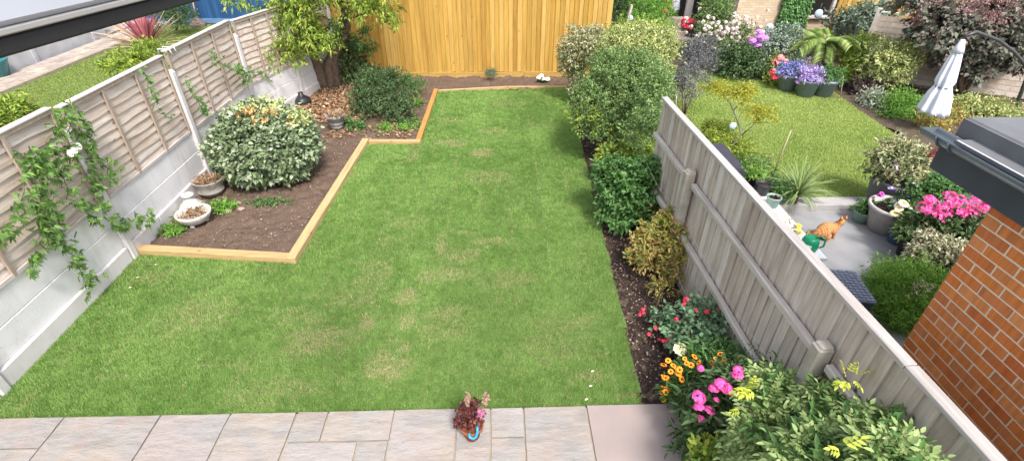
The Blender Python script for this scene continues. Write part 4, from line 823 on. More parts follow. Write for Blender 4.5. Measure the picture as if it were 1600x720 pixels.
def plantpot(name, label, loc, r, h, mat, group=None, tap=.78, n=26):
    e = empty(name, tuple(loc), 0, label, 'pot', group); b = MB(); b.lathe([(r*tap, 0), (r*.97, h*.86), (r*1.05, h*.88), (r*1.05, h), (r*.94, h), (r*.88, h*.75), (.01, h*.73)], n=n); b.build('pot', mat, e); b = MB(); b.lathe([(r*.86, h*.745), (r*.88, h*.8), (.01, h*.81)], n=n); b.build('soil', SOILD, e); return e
PALEG = plain('pale_green_pot', (.28, .42, .36), .6); BLKP = plain('black_pot', (.022, .022, .026), .5); BLUEP = plain('slate_blue_pot', (.25, .3, .4), .5, scale=3); GRYP = plain('grey_planter', (.2, .22, .24), .6); WHP = plain('white_round_pot', (.55, .5, .5), .6, c2=(.42, .39, .39))
loc = GY(1205, 323, 5.3); k = (CAM[2]-.75)/(CAM[2]-G(1205, 323)[2]);
e = plantpot('small_pot', 'pale green pot standing on the white potting table', G(1205, 322, .75), .085, .14, PALEG); dry_tuft(e, .12, .07, 50, .05, M_PURPLE)
e = plantpot('small_pot', 'black pot beyond the pale green pot on the potting table', G(1188, 304, .735), .095, .17, BLKP, 'black nursery pots'); 
e = plantpot('small_pot', 'black pot farthest along the potting table under seedlings', G(1173, 288, .735), .09, .15, BLKP, 'black nursery pots'); foliage('foliage', [((0, 0, .22), (.14, .14, .1))], 50, 8, .04, .05, M_FERN, e, low=-1, inner=.9, wr=.3)
e = plantpot('small_pot', 'grey green seedling pot just before the maple sapling', G(1180, 277, .735), .1, .15, PALEG); foliage('foliage', [((0, 0, .22), (.13, .13, .09))], 50, 8, .04, .05, M_BIG, e, low=-1, inner=.9, wr=.3)
e = empty('yellow_sprig', tuple(G(1245, 360, .755)), 0, 'scattered yellow flowered sprigs drying on the white table', 'sprig')
P = np.stack([R.normal(size=40)*.06, R.normal(size=40)*.14, R.random(40)*.02], 1); D = rdir(40)*[1, 1, .1]; leafobj('sprig', P, D, rdir(40)+[0, 0, 2], .08, leaf('sprig', [(.3, .2, .1), (.6, .45, .15), (.15, .2, .1)]), e, wr=.15, droop=0)
for k in range(4): put(daisy_mesh(.03, 8, (P_YEL, DISCY)), 'flower', e, (rnd.uniform(-.03, .05), rnd.uniform(-.08, .08), .03), .9)
# green watering can
wl = G(1262, 388, .75); e = empty('watering_can', tuple(wl), math.radians(-35), 'green plastic watering can with a white label on the white table', 'watering can')
GRN = plain('green_plastic', (.0, .22, .1), .35, .05, bmp=0)
b = MB(); b.lathe([(.085, 0), (.09, .02), (.088, .1), (.07, .145), (.045, .16), (.04, .15)], n=24); b.build('body', GRN, e)
b = MB(); b.tube([(-.07, 0, .04), (-.13, 0, .09), (-.19, 0, .16)], [.024, .017, .012], 10); b.build('spout', GRN, e)
b = MB(); b.tube([(.04, 0, .15), (.08, 0, .19), (.125, 0, .16), (.13, 0, .08), (.088, 0, .04)], .01, 8); b.build('handle', GRN, e)
b = MB(); b.box((.0, -.09, .06), (.05, .006, .06)); b.box((.094, 0, .06), (.006, .045, .05)); b.build('label', WHITE, e)
# woven lid box
e = empty('storage_box', tuple(G(1318, 445, .42)*[1, 1, 0]), math.radians(-8), 'low box with a blue grey woven lid beside the fence', 'box')
b = MB(); b.box((0, 0, .2), (.42, .5, .4)); b.build('body', plain('dark_blue_box', (.03, .035, .06), .5), e)
b = MB(); b.box((0, 0, .415), (.45, .53, .02))
for i in range(9):
    for j in range(11): b.box((-.2+i*.05, -.235+j*.047, .428+(.003 if (i+j) % 2 else 0)), (.04 if (i+j) % 2 else .046, .04 if (i+j) % 2 else .03, .01))
b.build('lid', plain('woven_plastic', (.17, .19, .26), .5), e)
# cat
cl = G(1290, 371, 0); e = empty('cat', tuple(cl), math.radians(14), 'ginger tabby cat crouching on the grey paving and looking back at the camera', 'cat')
mt, n, pb = _new('ginger_fur'); tc = n.nodes.new('ShaderNodeTexCoord'); wv = n.nodes.new('ShaderNodeTexWave'); wv.inputs['Scale'].default_value = 11; wv.inputs['Distortion'].default_value = 5; wv.inputs['Detail'].default_value = 2; wv.inputs['Detail Scale'].default_value = 2
n.links.new(tc.outputs['Object'], wv.inputs['Vector']); n.links.new(ramp(n, wv.outputs[0], [(.1, (.42, .17, .05)), (.5, (.53, .24, .08)), (.9, (.62, .33, .14))]), pb.inputs['Base Color']); pb.inputs['Roughness'].default_value = .9
def skin(name, verts, edges, radii, mat, parent, sub=2):
    me = bpy.data.meshes.new(name); me.from_pydata(verts, edges, []); me.update(); o = link(name, me, mat, parent)
    o.modifiers.new('Skin', 'SKIN'); me = o.data
    if not me.skin_vertices: 
        pass
    sv = me.skin_vertices[0].data
    for i, r_ in enumerate(radii): sv[i].radius = (r_, r_) if not hasattr(r_, '__len__') else r_
    sv[0].use_root = True; s_ = o.modifiers.new('Sub', 'SUBSURF'); s_.levels = sub; s_.render_levels = sub; o.modifiers['Skin'].use_smooth_shade = True; return o
# facing +x; crouched: haunches low at the left, chest right, head turned to the camera
cv = [(-.1, 0, .115), (-.15, 0, .09), (-.045, 0, .15), (.02, 0, .155), (.075, 0, .135), (.105, -.005, .185), (.125, -.02, .225),      # 0 hip 1 rump 2 back 3 shoulder 4 chest 5 neck 6 skull
      (-.07, -.055, .08), (-.03, -.07, .045), (-.07, -.06, .012), (-.01, -.065, .01),                                           # near hind: thigh, knee, hock, toes
      (-.07, .055, .08), (-.03, .07, .045), (-.07, .06, .012), (-.01, .065, .01),
      (.06, -.035, .09), (.06, -.038, .05), (.065, -.038, .014), (.09, -.04, .012), (.06, .035, .09), (.06, .038, .05), (.065, .038, .014), (.09, .04, .012),
      (-.18, .04, .05), (-.19, .09, .025), (-.14, .13, .018), (-.06, .14, .016), (.137, -.05, .217)]
ce = [(0, 1), (0, 2), (2, 3), (3, 4), (4, 5), (5, 6), (0, 7), (7, 8), (8, 9), (9, 10), (0, 11), (11, 12), (12, 13), (13, 14), (3, 15), (15, 16), (16, 17), (17, 18), (3, 19), (19, 20), (20, 21), (21, 22), (1, 23), (23, 24), (24, 25), (25, 26), (6, 27)]
cr_ = [.085, .06, .08, .074, .062, .046, .056, .05, .036, .022, .018, .05, .036, .022, .018, .032, .022, .018, .018, .032, .022, .018, .018, .02, .018, .016, .012, .034]
skin('body', [tuple(x*1.15 for x in v) for v in cv], ce, [x*1.1 for x in cr_], mt, e)
h_ = Vector((.125, -.02, .225))*1.15
for sx in (-1, 1):
    b = MB(); b.mi = 0; p = h_+Vector((sx*.036, .0, .048)); b.lathe([(.024, -.014), (.015, .018), (.002, .045)], p, n=8); b.build('ear', mt, e)
    b = MB(); b.lathe([(.003, -.003), (.007, 0), (.003, .003)], h_+Vector((.022*sx+.014, -.058, .014)), n=8); b.build('eye', BLACK, e)
b = MB(); b.box(h_+Vector((.016, -.073, -.004)), (.012, .01, .008), bev=.002); b.build('nose', plain('pink_nose', (.5, .2, .18), .6), e)
# ---- neighbour's pots and plants on the grey paving
def flowers(e, me, pts, Y, name='flower', s=1, tilt=.5, jit=.04):
    o = np.array(e.location)
    for (x, y) in pts: put(me, name, e, tuple(GY(x, y, Y+rnd.uniform(-jit, jit))-o), s*(.8+rnd.random()*.4), tilt)
f_yel = daisy_mesh(.03, 8, (P_YEL, DISCY)); f_wd = daisy_mesh(.055, 14, (P_WH, DISCY), 2, .4); f_cr = daisy_mesh(.055, 14, (P_CR, DISCY), 2, .4); f_vio = daisy_mesh(.05, 5, (P_PUR, P_WH), 1, .3); f_mag = daisy_mesh(.05, 6, (P_MAG, DISC)); f_red = head_mesh(.06, 24, .035, P_RED)
e = plantpot('flower_pot', 'small grey green pot with yellow flowers beside the big white pot', G(1343, 345), .13, .18, PALEG); foliage('foliage', [((0, 0, .24), (.14, .14, .09))], 50, 8, .04, .05, M_MID, e, low=-.3, inner=.9); flowers(e, f_yel, [(1340, 321), (1345, 318), (1349, 322), (1337, 325)], 6.2)
e = plantpot('flower_pot', 'large empty looking white pot with dark water and a few leaves', G(1378, 358), .29, .4, WHP, tap=.66); foliage('foliage', [((0.05, 0, .38), (.15, .15, .03))], 14, 6, .03, .07, M_DARK, e, low=-.3)
e = empty('metal_planter', tuple(G(1372, 330)), math.radians(-12), 'tall grey metal planter holding a bushy shrub with lilac flowers', 'planter')
b = MB(); b.lathe([(.22, 0), (.31, .52), (.32, .53), (.3, .54), (.28, .5), (.01, .48)], n=4); b.build('planter', GRYP, e)
foliage('foliage', [((0, .1, .78), (.38, .33, .3)), ((.12, -.05, .62), (.3, .25, .18))], 380, 10, .06, .06, M_PALEV, e, inner=.6, lump=.3); foliage('inner_foliage', [((0, .1, .72), (.36, .3, .28))], 160, 9, .06, .06, M_DARK, e, inner=.8)
flowers(e, f_vio, [(1410, 264), (1406, 299), (1414, 298), (1402, 296)], 6.0); flowers(e, f_mag, [(1389, 309), (1392, 307)], 5.85)
e = plantpot('metal_planter', 'grey tub with white and cream daisies between the white pot and pink flowers', G(1440, 362), .27, .4, GRYP); 
foliage('foliage', [((-.1, .05, .55), (.34, .25, .2)), ((.1, .1, .6), (.25, .25, .2))], 230, 9, .06, .07, M_MID, e, inner=.8)
flowers(e, f_wd, [(1405, 326), (1412, 318), (1419, 323), (1404, 320)], 5.55, s=1.2); flowers(e, f_cr, [(1406, 334), (1436, 331), (1399, 333)], 5.45, s=1.1); flowers(e, f_vio, [(1436, 290), (1426, 305), (1419, 308), (1427, 287)], 5.9)
e = plantpot('flower_pot', 'small blue pot with green leaves in front of the white pot', G(1399, 378), .13, .2, plain('blue_pot', (.12, .2, .34), .5)); foliage('foliage', [((.1, 0.05, .36), (.2, .17, .15))], 110, 9, .05, .06, M_MID, e, inner=.8)
e = plantpot('flower_pot', 'black pot with grey green leaves at the front of the group', G(1421, 400), .2, .3, BLKP); foliage('foliage', [((0, 0, .36), (.27, .22, .12))], 130, 9, .05, .07, M_BIG, e, inner=.8, low=-.3)
e = empty('flower_pot', tuple(G(1500, 400)), 0, 'black pots overflowing with bright magenta phlox beside the brick wall', 'pot')
b = MB(); b.lathe([(.25, 0), (.33, .36), (.34, .38), (.3, .38), (.01, .34)], n=26); b.build('pot', BLKP, e); o_ = np.array(e.location)
foliage('foliage', [tuple([tuple(np.array(BL(1490, 365, 5.0, 50, 30)[0])-o_), BL(1490, 365, 5.0, 50, 30)[1]]), tuple([tuple(np.array(BL(1455, 360, 5.1, 30, 24)[0])-o_), BL(1455, 360, 5.1, 30, 24)[1]])], 420, 10, .07, .08, M_DARK, e, inner=.8)
hm = head_mesh(.07, 30, .022, petal('hot_pink_petal', (.8, .07, .35), (.9, .2, .48)), .75)
flowers(e, hm, [(1448, 326), (1458, 318), (1462, 330), (1472, 324), (1480, 315), (1488, 322), (1476, 336), (1467, 341), (1495, 330), (1503, 318), (1512, 326), (1508, 336), (1520, 318), (1528, 314), (1530, 326), (1518, 334), (1536, 322), (1452, 312), (1484, 308), (1500, 311), (1443, 324), (1526, 359), (1540, 315), (1455, 335), (1492, 316)], 5.0, 'flower_head', tilt=.3)
shrub('trailing_plant', 'pale variegated trailing plant over a dark box by the brick wall', 'plant', tuple(G(1470, 425)[:2]), [BL(1465, 385, 4.7, 34, 12), BL(1440, 400, 4.7, 20, 16), BL(1490, 395, 4.6, 24, 16)], 330, 9, .06, .055, leaf('trailing_leaf', [(.4, .38, .26), (.5, .5, .34), (.26, .3, .16), (.22, .16, .12)]), 5, inner=.9, up=-.3)
e = empty('dark_tub', tuple(G(1478, 425)), 0, 'dark blue grey tub under the pale trailing plant', 'tub'); b = MB(); b.lathe([(.2, 0), (.26, .4), (.27, .4), (.24, .39), (.01, .3)], n=8); b.build('tub', plain('dark_tub_plastic', (.04, .05, .075), .4), e)
e = shrub('feathery_bush', 'soft feathery bright green bush between the fence and the brick wall', 'bush', tuple(G(1400, 490)[:2]), [BL(1400, 460, 4.25, 44, 40), BL(1440, 450, 4.3, 34, 34), BL(1375, 475, 4.2, 26, 30), BL(1410, 500, 3.9, 40, 34), BL(1405, 435, 4.5, 30, 18)], 1500, 14, .09, .06, M_FERN, 8, .01, inner=.9, lump=.4, wr=.13, up=.6)
foliage('cream_foliage', [BL(1440, 450, 4.0, 22, 8, 10), BL(1415, 465, 4.0, 14, 6, 8)], 50, 7, .03, .028, M_PALEV, e, origin=tuple(e.location), inner=.9)
e = empty('wire_table', tuple(G(1485, 330)), 0, 'grey wire mesh garden table behind the magenta flowers', 'table')
WG = plain('grey_wire', (.3, .33, .34), .4, metal=.6); b = MB(); tc_ = G(1490, 305, .6); cx, cy = tc_[0]-e.location.x, tc_[1]-e.location.y
for i in range(15): b.bar((cx-.45+i*.064, cy-.22, .6), (cx-.45+i*.064, cy+.22, .6), .012, .008); 
for j in range(8): b.bar((cx-.46, cy-.22+j*.063, .606), (cx+.46, cy-.22+j*.063, .606), .012, .008)
b.build('tabletop', WG, e)
for sx in (-.4, .4):
    for sy in (-.18, .18): b = MB(); b.tube([(cx+sx, cy+sy, 0), (cx+sx*.95, cy+sy*.95, .6)], .012, 6); b.build('leg', WG, e)
hp = [(1445, 305), (1448, 290), (1452, 272), (1456, 264), (1460, 270), (1458, 285), (1466, 282), (1474, 278), (1482, 282), (1486, 292)]
e = empty('garden_hose', tuple(G(1450, 320)), 0, 'looped pale green hose standing among the leaves near the lawn edge', 'hose'); b = MB(); b.tube([tuple(GY(x, y, 6.2)-np.array(e.location)) for x, y in hp], .018, 8); b.build('hose', plain('pale_hose', (.4, .48, .36), .5), e)
shrub('hosta_plant', 'grey green broad leaved plant around the looped hose', 'plant', tuple(G(1450, 300)[:2]), [BL(1455, 290, 6.5, 36, 16), BL(1485, 285, 6.5, 22, 14)], 110, 7, .07, .12, leaf('hosta_leaf', [(.13, .2, .15), (.2, .28, .2)]), 3, inner=.9, wr=.8)
shrub('acer_bush', 'dark red acer bush at the edge of the lawn left of the gutter end', 'bush', tuple(G(1468, 262)[:2]), [BL(1462, 252, 7.1, 20, 12), BL(1478, 245, 7.1, 22, 16)], 160, 10, .05, .05, leaf('acer_leaf', [(.26, .05, .04), (.36, .1, .08), (.18, .04, .04)]), 3, inner=.8, wr=.3)
# maple sapling with hanging glass disc
mb_ = tuple(G(1138, 262, .07)); e = empty('maple_sapling', mb_, 0, 'slender yellow leaved maple sapling beyond the grey fence', 'tree'); o_ = np.array(mb_)
W_ = lambda x, y, Y: tuple(GY(x, y, Y)-o_)
b = MB(); b.tube([(0, 0, 0), W_(1140, 235, 7.7), W_(1148, 222, 7.6), W_(1158, 212, 7.6), W_(1155, 195, 7.6), W_(1148, 178, 7.6), W_(1140, 160, 7.6), W_(1128, 148, 7.6)], [.025, .022, .02, .018, .015, .012, .01, .006], 7); b.build('trunk', plain('pale_bark', (.3, .3, .26), .8), e)
for pts in ([W_(1158, 212, 7.6), W_(1172, 200, 7.5), W_(1190, 182, 7.5)], [W_(1140, 235, 7.7), W_(1132, 226, 7.7), W_(1118, 212, 7.7)], [W_(1146, 172, 7.6), W_(1160, 160, 7.6), W_(1170, 152, 7.6)]):
    b = MB(); b.tube(pts, [.012, .009, .004], 6); b.build('limb', bpy.data.materials['pale_bark'], e)
foliage('crown', [BL(1118, 140, 7.7, 20, 8), BL(1150, 146, 7.6, 28, 12), BL(1165, 142, 7.5, 16, 8), BL(1190, 175, 7.5, 28, 9), BL(1183, 188, 7.5, 8, 8)], 330, 9, .05, .055, M_MAPLE, e, origin=o_, inner=.9, up=-.2, wr=.2)
foliage('lower_foliage', [BL(1125, 208, 7.7, 26, 14), BL(1110, 200, 7.8, 14, 10), BL(1150, 232, 7.7, 26, 16), BL(1120, 225, 7.6, 20, 16), BL(1160, 245, 7.6, 20, 12)], 480, 10, .06, .055, leaf('green_maple', [(.16, .25, .04), (.25, .34, .06), (.4, .4, .06)]), e, origin=o_, inner=.9, up=-.2, wr=.22)
DISCB = plain('pale_blue_glass', (.5, .66, .75), .15, .05, bmp=0)
def orb(x, y, Y, r, label):
    bb = bmesh.new(); bmesh.ops.create_uvsphere(bb, u_segments=20, v_segments=12, radius=r)
    for v in bb.verts: v.co.y *= .5
    me = bpy.data.meshes.new('hanging_orb'); bb.to_mesh(me); bb.free(); o = link('hanging_orb', me, DISCB, smooth=True); o.location = tuple(GY(x, y, Y)); tag(o, label, 'ornament')
    b = MB(); b.tube([(0, 0, r), (.01, 0, r+.16)], .003, 5); b.build('string', WIRE, o)
orb(1145, 197, 7.45, .06, 'pale blue glass ornament hanging from the maple sapling')
orb(985, 29, 12.9, .07, 'pale glass ornament on the leaning post past the golden fence')
orb(1202, 44, 15.8, .13, 'pale blue glass ornament hanging in front of the pale brick wall')
orb(1279, 22, 16.1, .13, 'pale blue glass ornament hanging inside the open white window')
for k, (p0, p1, Y, r, l) in enumerate([((1209, 270), (1236, 204), 7.4, .011, 'tall bamboo cane leaning on the right lawn'), ((1196, 258), (1208, 240), 7.6, .007, 'short thin cane beside the tall bamboo cane'), ((1056, 165), (1057, 150), 7.0, .008, 'short cane tip sticking up behind the grey fence'), ((1334, 62), (1347, 8), 13.8, .015, 'tall pale cane standing among the bushes by the palm'), ((1313, 152), (1318, 118), 11.3, .01, 'thin cane beside the row of blue flower pots')]):
    a = Vector(GY(*p0, Y)); c = Vector(GY(*p1, Y)); b = MB(); gg = Vector(G(*p0, .07)) if k < 2 else Vector((a.x, a.y, .0)); b.tube([gg-gg, a-gg, c-gg] if k >= 2 else [(0, 0, 0), c-gg], r, 7); o = b.build('garden_cane', plain('bamboo', (.5, .4, .27), .6) if k == 0 else bpy.data.materials['bamboo']); o.location = gg; tag(o, l, 'cane')
b = MB(); gg = GY(977, 48, 12.9); tp = GY(987, 8, 12.9); b.bar((0, 0, 0), tuple((tp-gg)*1.0), .09, .05); b.bar((0, 0, 0), (0, 0, -float(gg[2])), .09, .05); o = b.build('leaning_post', GREYW); o.location = tuple(gg); tag(o, 'weathered post leaning past the right end of the golden fence', 'post')
# strappy plant by the fence
e = empty('strappy_plant', tuple(G(1238, 325)), 0, 'green strappy cabbage palm beside the white potting table', 'plant'); dd = rdir(110); dd[:, 2] = abs(dd[:, 2])*.9+.1
b = MB(); b.tube([(0, 0, 0), (0, .02, .25)], [.05, .04], 8); b.build('stem', BARK, e)
strap_leaves('leaf', (0, 0, .25), dd, .32+.32*R.random(110), .026, leaf('strap_leaf', [(.1, .17, .06), (.18, .27, .09), (.28, .34, .14), (.07, .12, .05)], .2, .35), e, droop=.9)
shrub('seedling_tray', 'bushy green seedlings crowded between the black pots and the strappy plant', 'plant', tuple(G(1200, 300)[:2]), [BL(1200, 290, 6.6, 24, 16), BL(1165, 262, 7.0, 24, 12), BL(1215, 300, 6.4, 18, 14)], 240, 9, .06, .06, M_MID, 3, inner=.9, wr=.25)
# row of blue pots with flowers at the far lawn edge
for k, (x, y, lab, cols_) in enumerate([(1227, 141, 'dark blue pot with red and blue flowers, first of the row from the hedge', (f_red, (1222, 118), (1228, 126), (1210, 122))), (1256, 150, 'dark blue pot with violet flowers in the middle of the row', (head_mesh(.09, 40, .035, P_LIL), (1254, 126), (1262, 120), (1248, 130), (1268, 126), (1262, 132))), (1284, 150, 'dark blue pot with pink and violet flowers, the one by the palm', (f_mag, (1276, 117), (1290, 122), (1283, 112)))]):
    e = plantpot('blue_pot', lab, G(x, y, .07), .25, .4, BLUEP, 'blue pots along the far lawn edge', .7); Y = float(e.location.y)
    foliage('foliage', [((0, 0, .48), (.33, .28, .14))], 150, 8, .06, .06, [leaf('lobelia_leaf', [(.16, .18, .42), (.28, .28, .6), (.1, .16, .1)]), leaf('violet_mix', [(.36, .24, .6), (.5, .38, .7), (.13, .2, .08)]), M_MID][k], e, inner=.7)
    flowers(e, cols_[0], cols_[1:], Y, s=1.1)
    if k == 2: flowers(e, hm, [(1288, 118), (1270, 114)], Y, 'flower_head')
shrub('mixed_bedding', 'mixed yellow leaved and pink flowered plants left of the blue pots', 'plant', tuple(G(1210, 135)[:2]), [BL(1205, 128, 12, 14, 9), BL(1218, 105, 12.4, 26, 16)], 200, 9, .07, .07, M_YG, 3, inner=.9)
e = shrub('bedding_flowers', 'silver leaved plants with pink and white blooms behind the blue pots', 'plant', tuple(G(1255, 118)[:2]), [BL(1258, 98, 12.3, 24, 14), BL(1230, 112, 12.4, 24, 12), BL(1300, 128, 12, 16, 16)], 230, 9, .06, .06, leaf('dusty_leaf', [(.45, .47, .48), (.3, .32, .34), (.14, .2, .12), (.3, .25, .4)]), 3, inner=.9)
flowers(e, head_mesh(.07, 20, .04, petal('salmon_petal', (.8, .3, .3), (.85, .45, .45))), [(1220, 90), (1226, 97), (1262, 100), (1258, 104), (1212, 97), (1208, 110), (1236, 116)], 12.2); flowers(e, f_red, [(1224, 110), (1205, 116), (1232, 108)], 12.1, s=1.1); 
# hedge, shrubs of the far border
SH = [('dark_hedge', 'rounded dark glossy green bush at the far end of the right lawn', [BL(1155, 100, 12.6, 33, 26), BL(1140, 95, 12.8, 20, 22)], 900, .06, M_DARK, 'bush'),
 ('ivy_shrub', 'grey green ivy shrub between the dark bush and the blue pots', [BL(1215, 78, 13, 34, 30), BL(1190, 90, 12.8, 16, 26), BL(1235, 95, 13, 12, 20)], 700, .07, leaf('grey_ivy', [(.08, .12, .08), (.17, .22, .16), (.28, .33, .27)], .15), 'shrub'),
 ('smoky_shrub', 'wispy grey purple shrub behind the green shrubs by the fence', [BL(1082, 110, 9.9, 30, 40), BL(1062, 140, 9.4, 22, 34), BL(1092, 85, 10.2, 26, 26)], 620, .06, M_GREYL, 'shrub'),
 ('red_leaved_bush', 'brown red bush between the palm and the yellow green bushes', [BL(1348, 140, 11.3, 18, 22)], 170, .06, M_SMOKE, 'bush'),
 ('yellow_bush', 'bright yellow green bush beside the palm', [BL(1335, 95, 12, 22, 24), BL(1350, 75, 12.4, 22, 16), BL(1328, 115, 11.8, 14, 20)], 420, .07, M_YG, 'bush'),
 ('mottled_bush', 'tall mottled yellow and green bush in the middle of the right border', [BL(1385, 105, 11.2, 32, 32), BL(1408, 90, 11.3, 28, 22), BL(1370, 85, 11.6, 18, 18)], 700, .065, M_YV, 'bush'),
 ('silver_bush', 'silver leaved low plant at the edge of the right lawn', [BL(1362, 160, 10.6, 20, 16), BL(1350, 172, 10.5, 10, 10)], 200, .06, leaf('sage_leaf', [(.35, .38, .3), (.2, .25, .16), (.45, .47, .4)]), 'plant'),
 ('vivid_bush', 'vivid green bush beside the closed white parasol', [BL(1405, 170, 10.2, 32, 26), BL(1425, 185, 9.9, 24, 20), BL(1395, 190, 9.9, 22, 18)], 750, .05, M_BRIGHT, 'bush'),
 ('edge_bush', 'yellowish bush right of the vivid one under the parasol', [BL(1450, 205, 9.3, 26, 20), BL(1475, 185, 9.7, 28, 18), BL(1440, 222, 9.0, 14, 12)], 500, .06, M_NAND, 'bush'),
 ('corner_bush', 'pale green bush above the end of the grey roof', [BL(1530, 172, 9.8, 34, 16), BL(1565, 180, 9.6, 30, 18), BL(1500, 170, 9.9, 24, 16)], 480, .06, M_YV, 'bush'),
 ('ivy_bush', 'dark green bush behind the palm near the window', [BL(1330, 40, 14.5, 34, 26), BL(1362, 28, 13.5, 26, 20)], 620, .09, leaf('viburnum_leaf', [(.09, .13, .09), (.16, .21, .15), (.25, .3, .22)], .15), 'bush'),
 ('green_conifer', 'dark green conifer just right of the golden fence', [BL(962, 30, 13.6, 18, 30), BL(975, 15, 14, 20, 30)], 480, .08, M_DARK, 'tree'),
 ('feathery_tree', 'light green feathery tree past the end of the golden fence', [BL(1010, 15, 13.5, 34, 22), BL(1030, 38, 13.2, 26, 14), BL(995, 35, 13.3, 26, 16), BL(1040, 10, 14, 18, 14)], 620, .07, M_BRIGHT, 'tree'),
 ('lime_shrub', 'lime green shrub low behind the tall variegated one', [BL(985, 52, 12.2, 34, 12), BL(1020, 48, 12, 28, 12)], 330, .06, M_YG, 'shrub'),
 ('climbing_rose', 'soft green climber with pale flowers on the wall by the black bin', [BL(1115, 30, 14.4, 24, 34), BL(1105, 55, 14, 16, 18), BL(1120, 10, 14.8, 22, 16)], 420, .07, M_BIG, 'climber')]
for nm, lab, bl, nc, L, mt_, ct in SH:
    x0, y0 = bl[0][0][0], bl[0][0][1]; tree_ = ct == 'tree'
    e = shrub(nm, lab, ct, (x0, y0, .0), bl, nc, 10, .09, L, mt_, 0 if tree_ else 4, .02, inner=.7, lump=.3, wr=.2 if nm in ('feathery_tree', 'smoky_shrub', 'green_conifer') else .5)
    if tree_: stems('trunk', (0, 0, -.02), [tuple(np.array(bl[0][0])-np.array([x0, y0, 0]))], BARK, e, .06, .03)
    if nm == 'climbing_rose':
        wm = head_mesh(.04, 10, .03, P_BLUSH); pts = [(rnd.gauss(1122, 22), rnd.gauss(52, 18)) for _ in range(60)]; flowers(e, wm, pts, 13.2, s=1.0, jit=.3)
    if nm == 'ivy_shrub': flowers(e, head_mesh(.11, 50, .04, petal('orchid_petal', (.6, .2, .7), (.72, .34, .8))), [(1176, 64), (1186, 52), (1192, 62), (1183, 72), (1188, 58)], 12.6, 'flower_head')
e = shrub('anemone_bed', 'bank of pale pink anemones left of the pale brick wall', 'flower', tuple(G(1150, 75)[:2]), [BL(1150, 55, 14, 36, 18), BL(1120, 70, 13.6, 26, 12)], 330, 9, .08, .07, M_BIG, 4, inner=.9)
flowers(e, head_mesh(.045, 10, .036, P_BLUSH), [(rnd.gauss(1150, 24), rnd.gauss(46, 13)) for _ in range(60)], 13.6, jit=.3)
# palm
e = empty('fan_palm', tuple(G(1292, 105)), 0, 'green palm with drooping feathered fronds below the white window', 'palm'); o_ = np.array(e.location); hc = GY(1288, 70, 12.6)-o_
b = MB(); b.tube([(0, 0, 0), tuple(hc)], [.12, .09], 9); b.build('trunk', BARK, e)
PALM = leaf('palm_leaf', [(.14, .22, .05), (.22, .32, .08), (.38, .42, .18)], .3)
for i in range(15):
    a = i*2.4; el = rnd.uniform(.1, 1.0); d = np.array([math.cos(a)*math.cos(el), math.sin(a)*math.cos(el), math.sin(el)]); Lf = rnd.uniform(.9, 1.25); p = hc.copy(); Ps, Ds, Ns = [], [], []; dd_ = d.copy()
    for s_ in range(26):
        dd_ = unit(dd_-np.array([0, 0, .055])); p = p+dd_*Lf/26; sd_ = unit(np.cross(dd_, [0, 0, 1.]))
        for sg in (1, -1): Ps.append(p.copy()); Ds.append(dd_*.6+sd_*sg-np.array([0, 0, .25])); Ns.append(np.array([0, 0, 1.])+sd_*sg*.4)
    leafobj('frond', np.array(Ps), np.array(Ds), np.array(Ns), .3, PALM, e, wr=.12)
# smoke bush tree top right
tb = tuple(G(1500, 150)); e = empty('smoke_bush', tb, 0, 'large purple smoke bush filling the upper right corner', 'tree'); o_ = np.array(tb)
for t in [(1480, 60), (1530, 50), (1575, 60), (1500, 20)]: b = MB(); b.tube([(0, 0, 0), tuple((GY(*t, 11)-o_)*.5+np.array([.05, 0, .1])), tuple(GY(*t, 11)-o_)], [.05, .035, .015], 7); b.build('trunk', BARK, e)
foliage('crown', [BL(1480, 45, 11, 48, 34), BL(1540, 60, 11, 48, 40), BL(1580, 90, 10.8, 26, 30), BL(1445, 8, 11.4, 40, 14), BL(1570, 20, 11, 45, 26), BL(1520, 110, 10.8, 22, 20), BL(1490, 90, 11, 26, 24)], 1900, 9, .1, .1, leaf('smoke_leaf', [(.08, .1, .07), (.13, .16, .11), (.15, .1, .09), (.1, .1, .08), (.2, .2, .16)], .2), e, origin=o_, inner=.7, lump=.35, wr=.75)
foliage('flower_plume', [BL(1520, 15, 10.6, 26, 12, 14), BL(1545, 35, 10.5, 18, 16, 12), BL(1440, 35, 11, 26, 10, 14), BL(1580, 25, 10.5, 20, 12, 12), BL(1470, 10, 11, 40, 10, 14), BL(1560, 0, 10.6, 40, 10, 14)], 260, 12, .08, .05, leaf('smoke_plume', [(.32, .19, .18), (.22, .13, .13), (.4, .27, .24)]), e, origin=o_, inner=.9, wr=.5)
# closed parasol and its stand
ub = GY(1457, 180, 9.0); ut = GY(1505, 62, 9.3); ub = np.array([float(ut[0])-.02, 9.1, float(GY(1457, 178, 9.1)[2])]); ub = GY(1457, 176, 9.1)
e = empty('parasol', (float(ub[0]), float(ub[1]), 0), 0, 'closed white cantilever parasol hanging from a curved grey arm', 'parasol'); o_ = np.array(e.location)
A = Vector(ut-o_); B2 = Vector(ub-o_); CAN = plain('white_canvas', (.7, .71, .83), .8, .06, scale=4, bmp=.05)
b = MB(); rings = []; K = 40
for i in range(19):
    t = i/18; p = A.lerp(B2, t); r_ = .02+.14*t**.75*(1 if t < .62 else 1) if t < .6 else .02+.14*.6**.75-.03*math.exp(-((t-.63)/.04)**2)+(.16*(t-.63) if t > .63 else 0)
    r_ *= 1.3; rings.append([b.b.verts.new(p+Vector((math.cos(2*math.pi*k/K), math.sin(2*math.pi*k/K), 0))*r_*(1+(.16+.1*t)*math.sin(8*2*math.pi*k/K+t*1.5)+.05*math.sin(3*2*math.pi*k/K)) + Vector((0, 0, (.03*math.sin(8*2*math.pi*k/K) if i == 18 else 0)))) for k in range(K)])
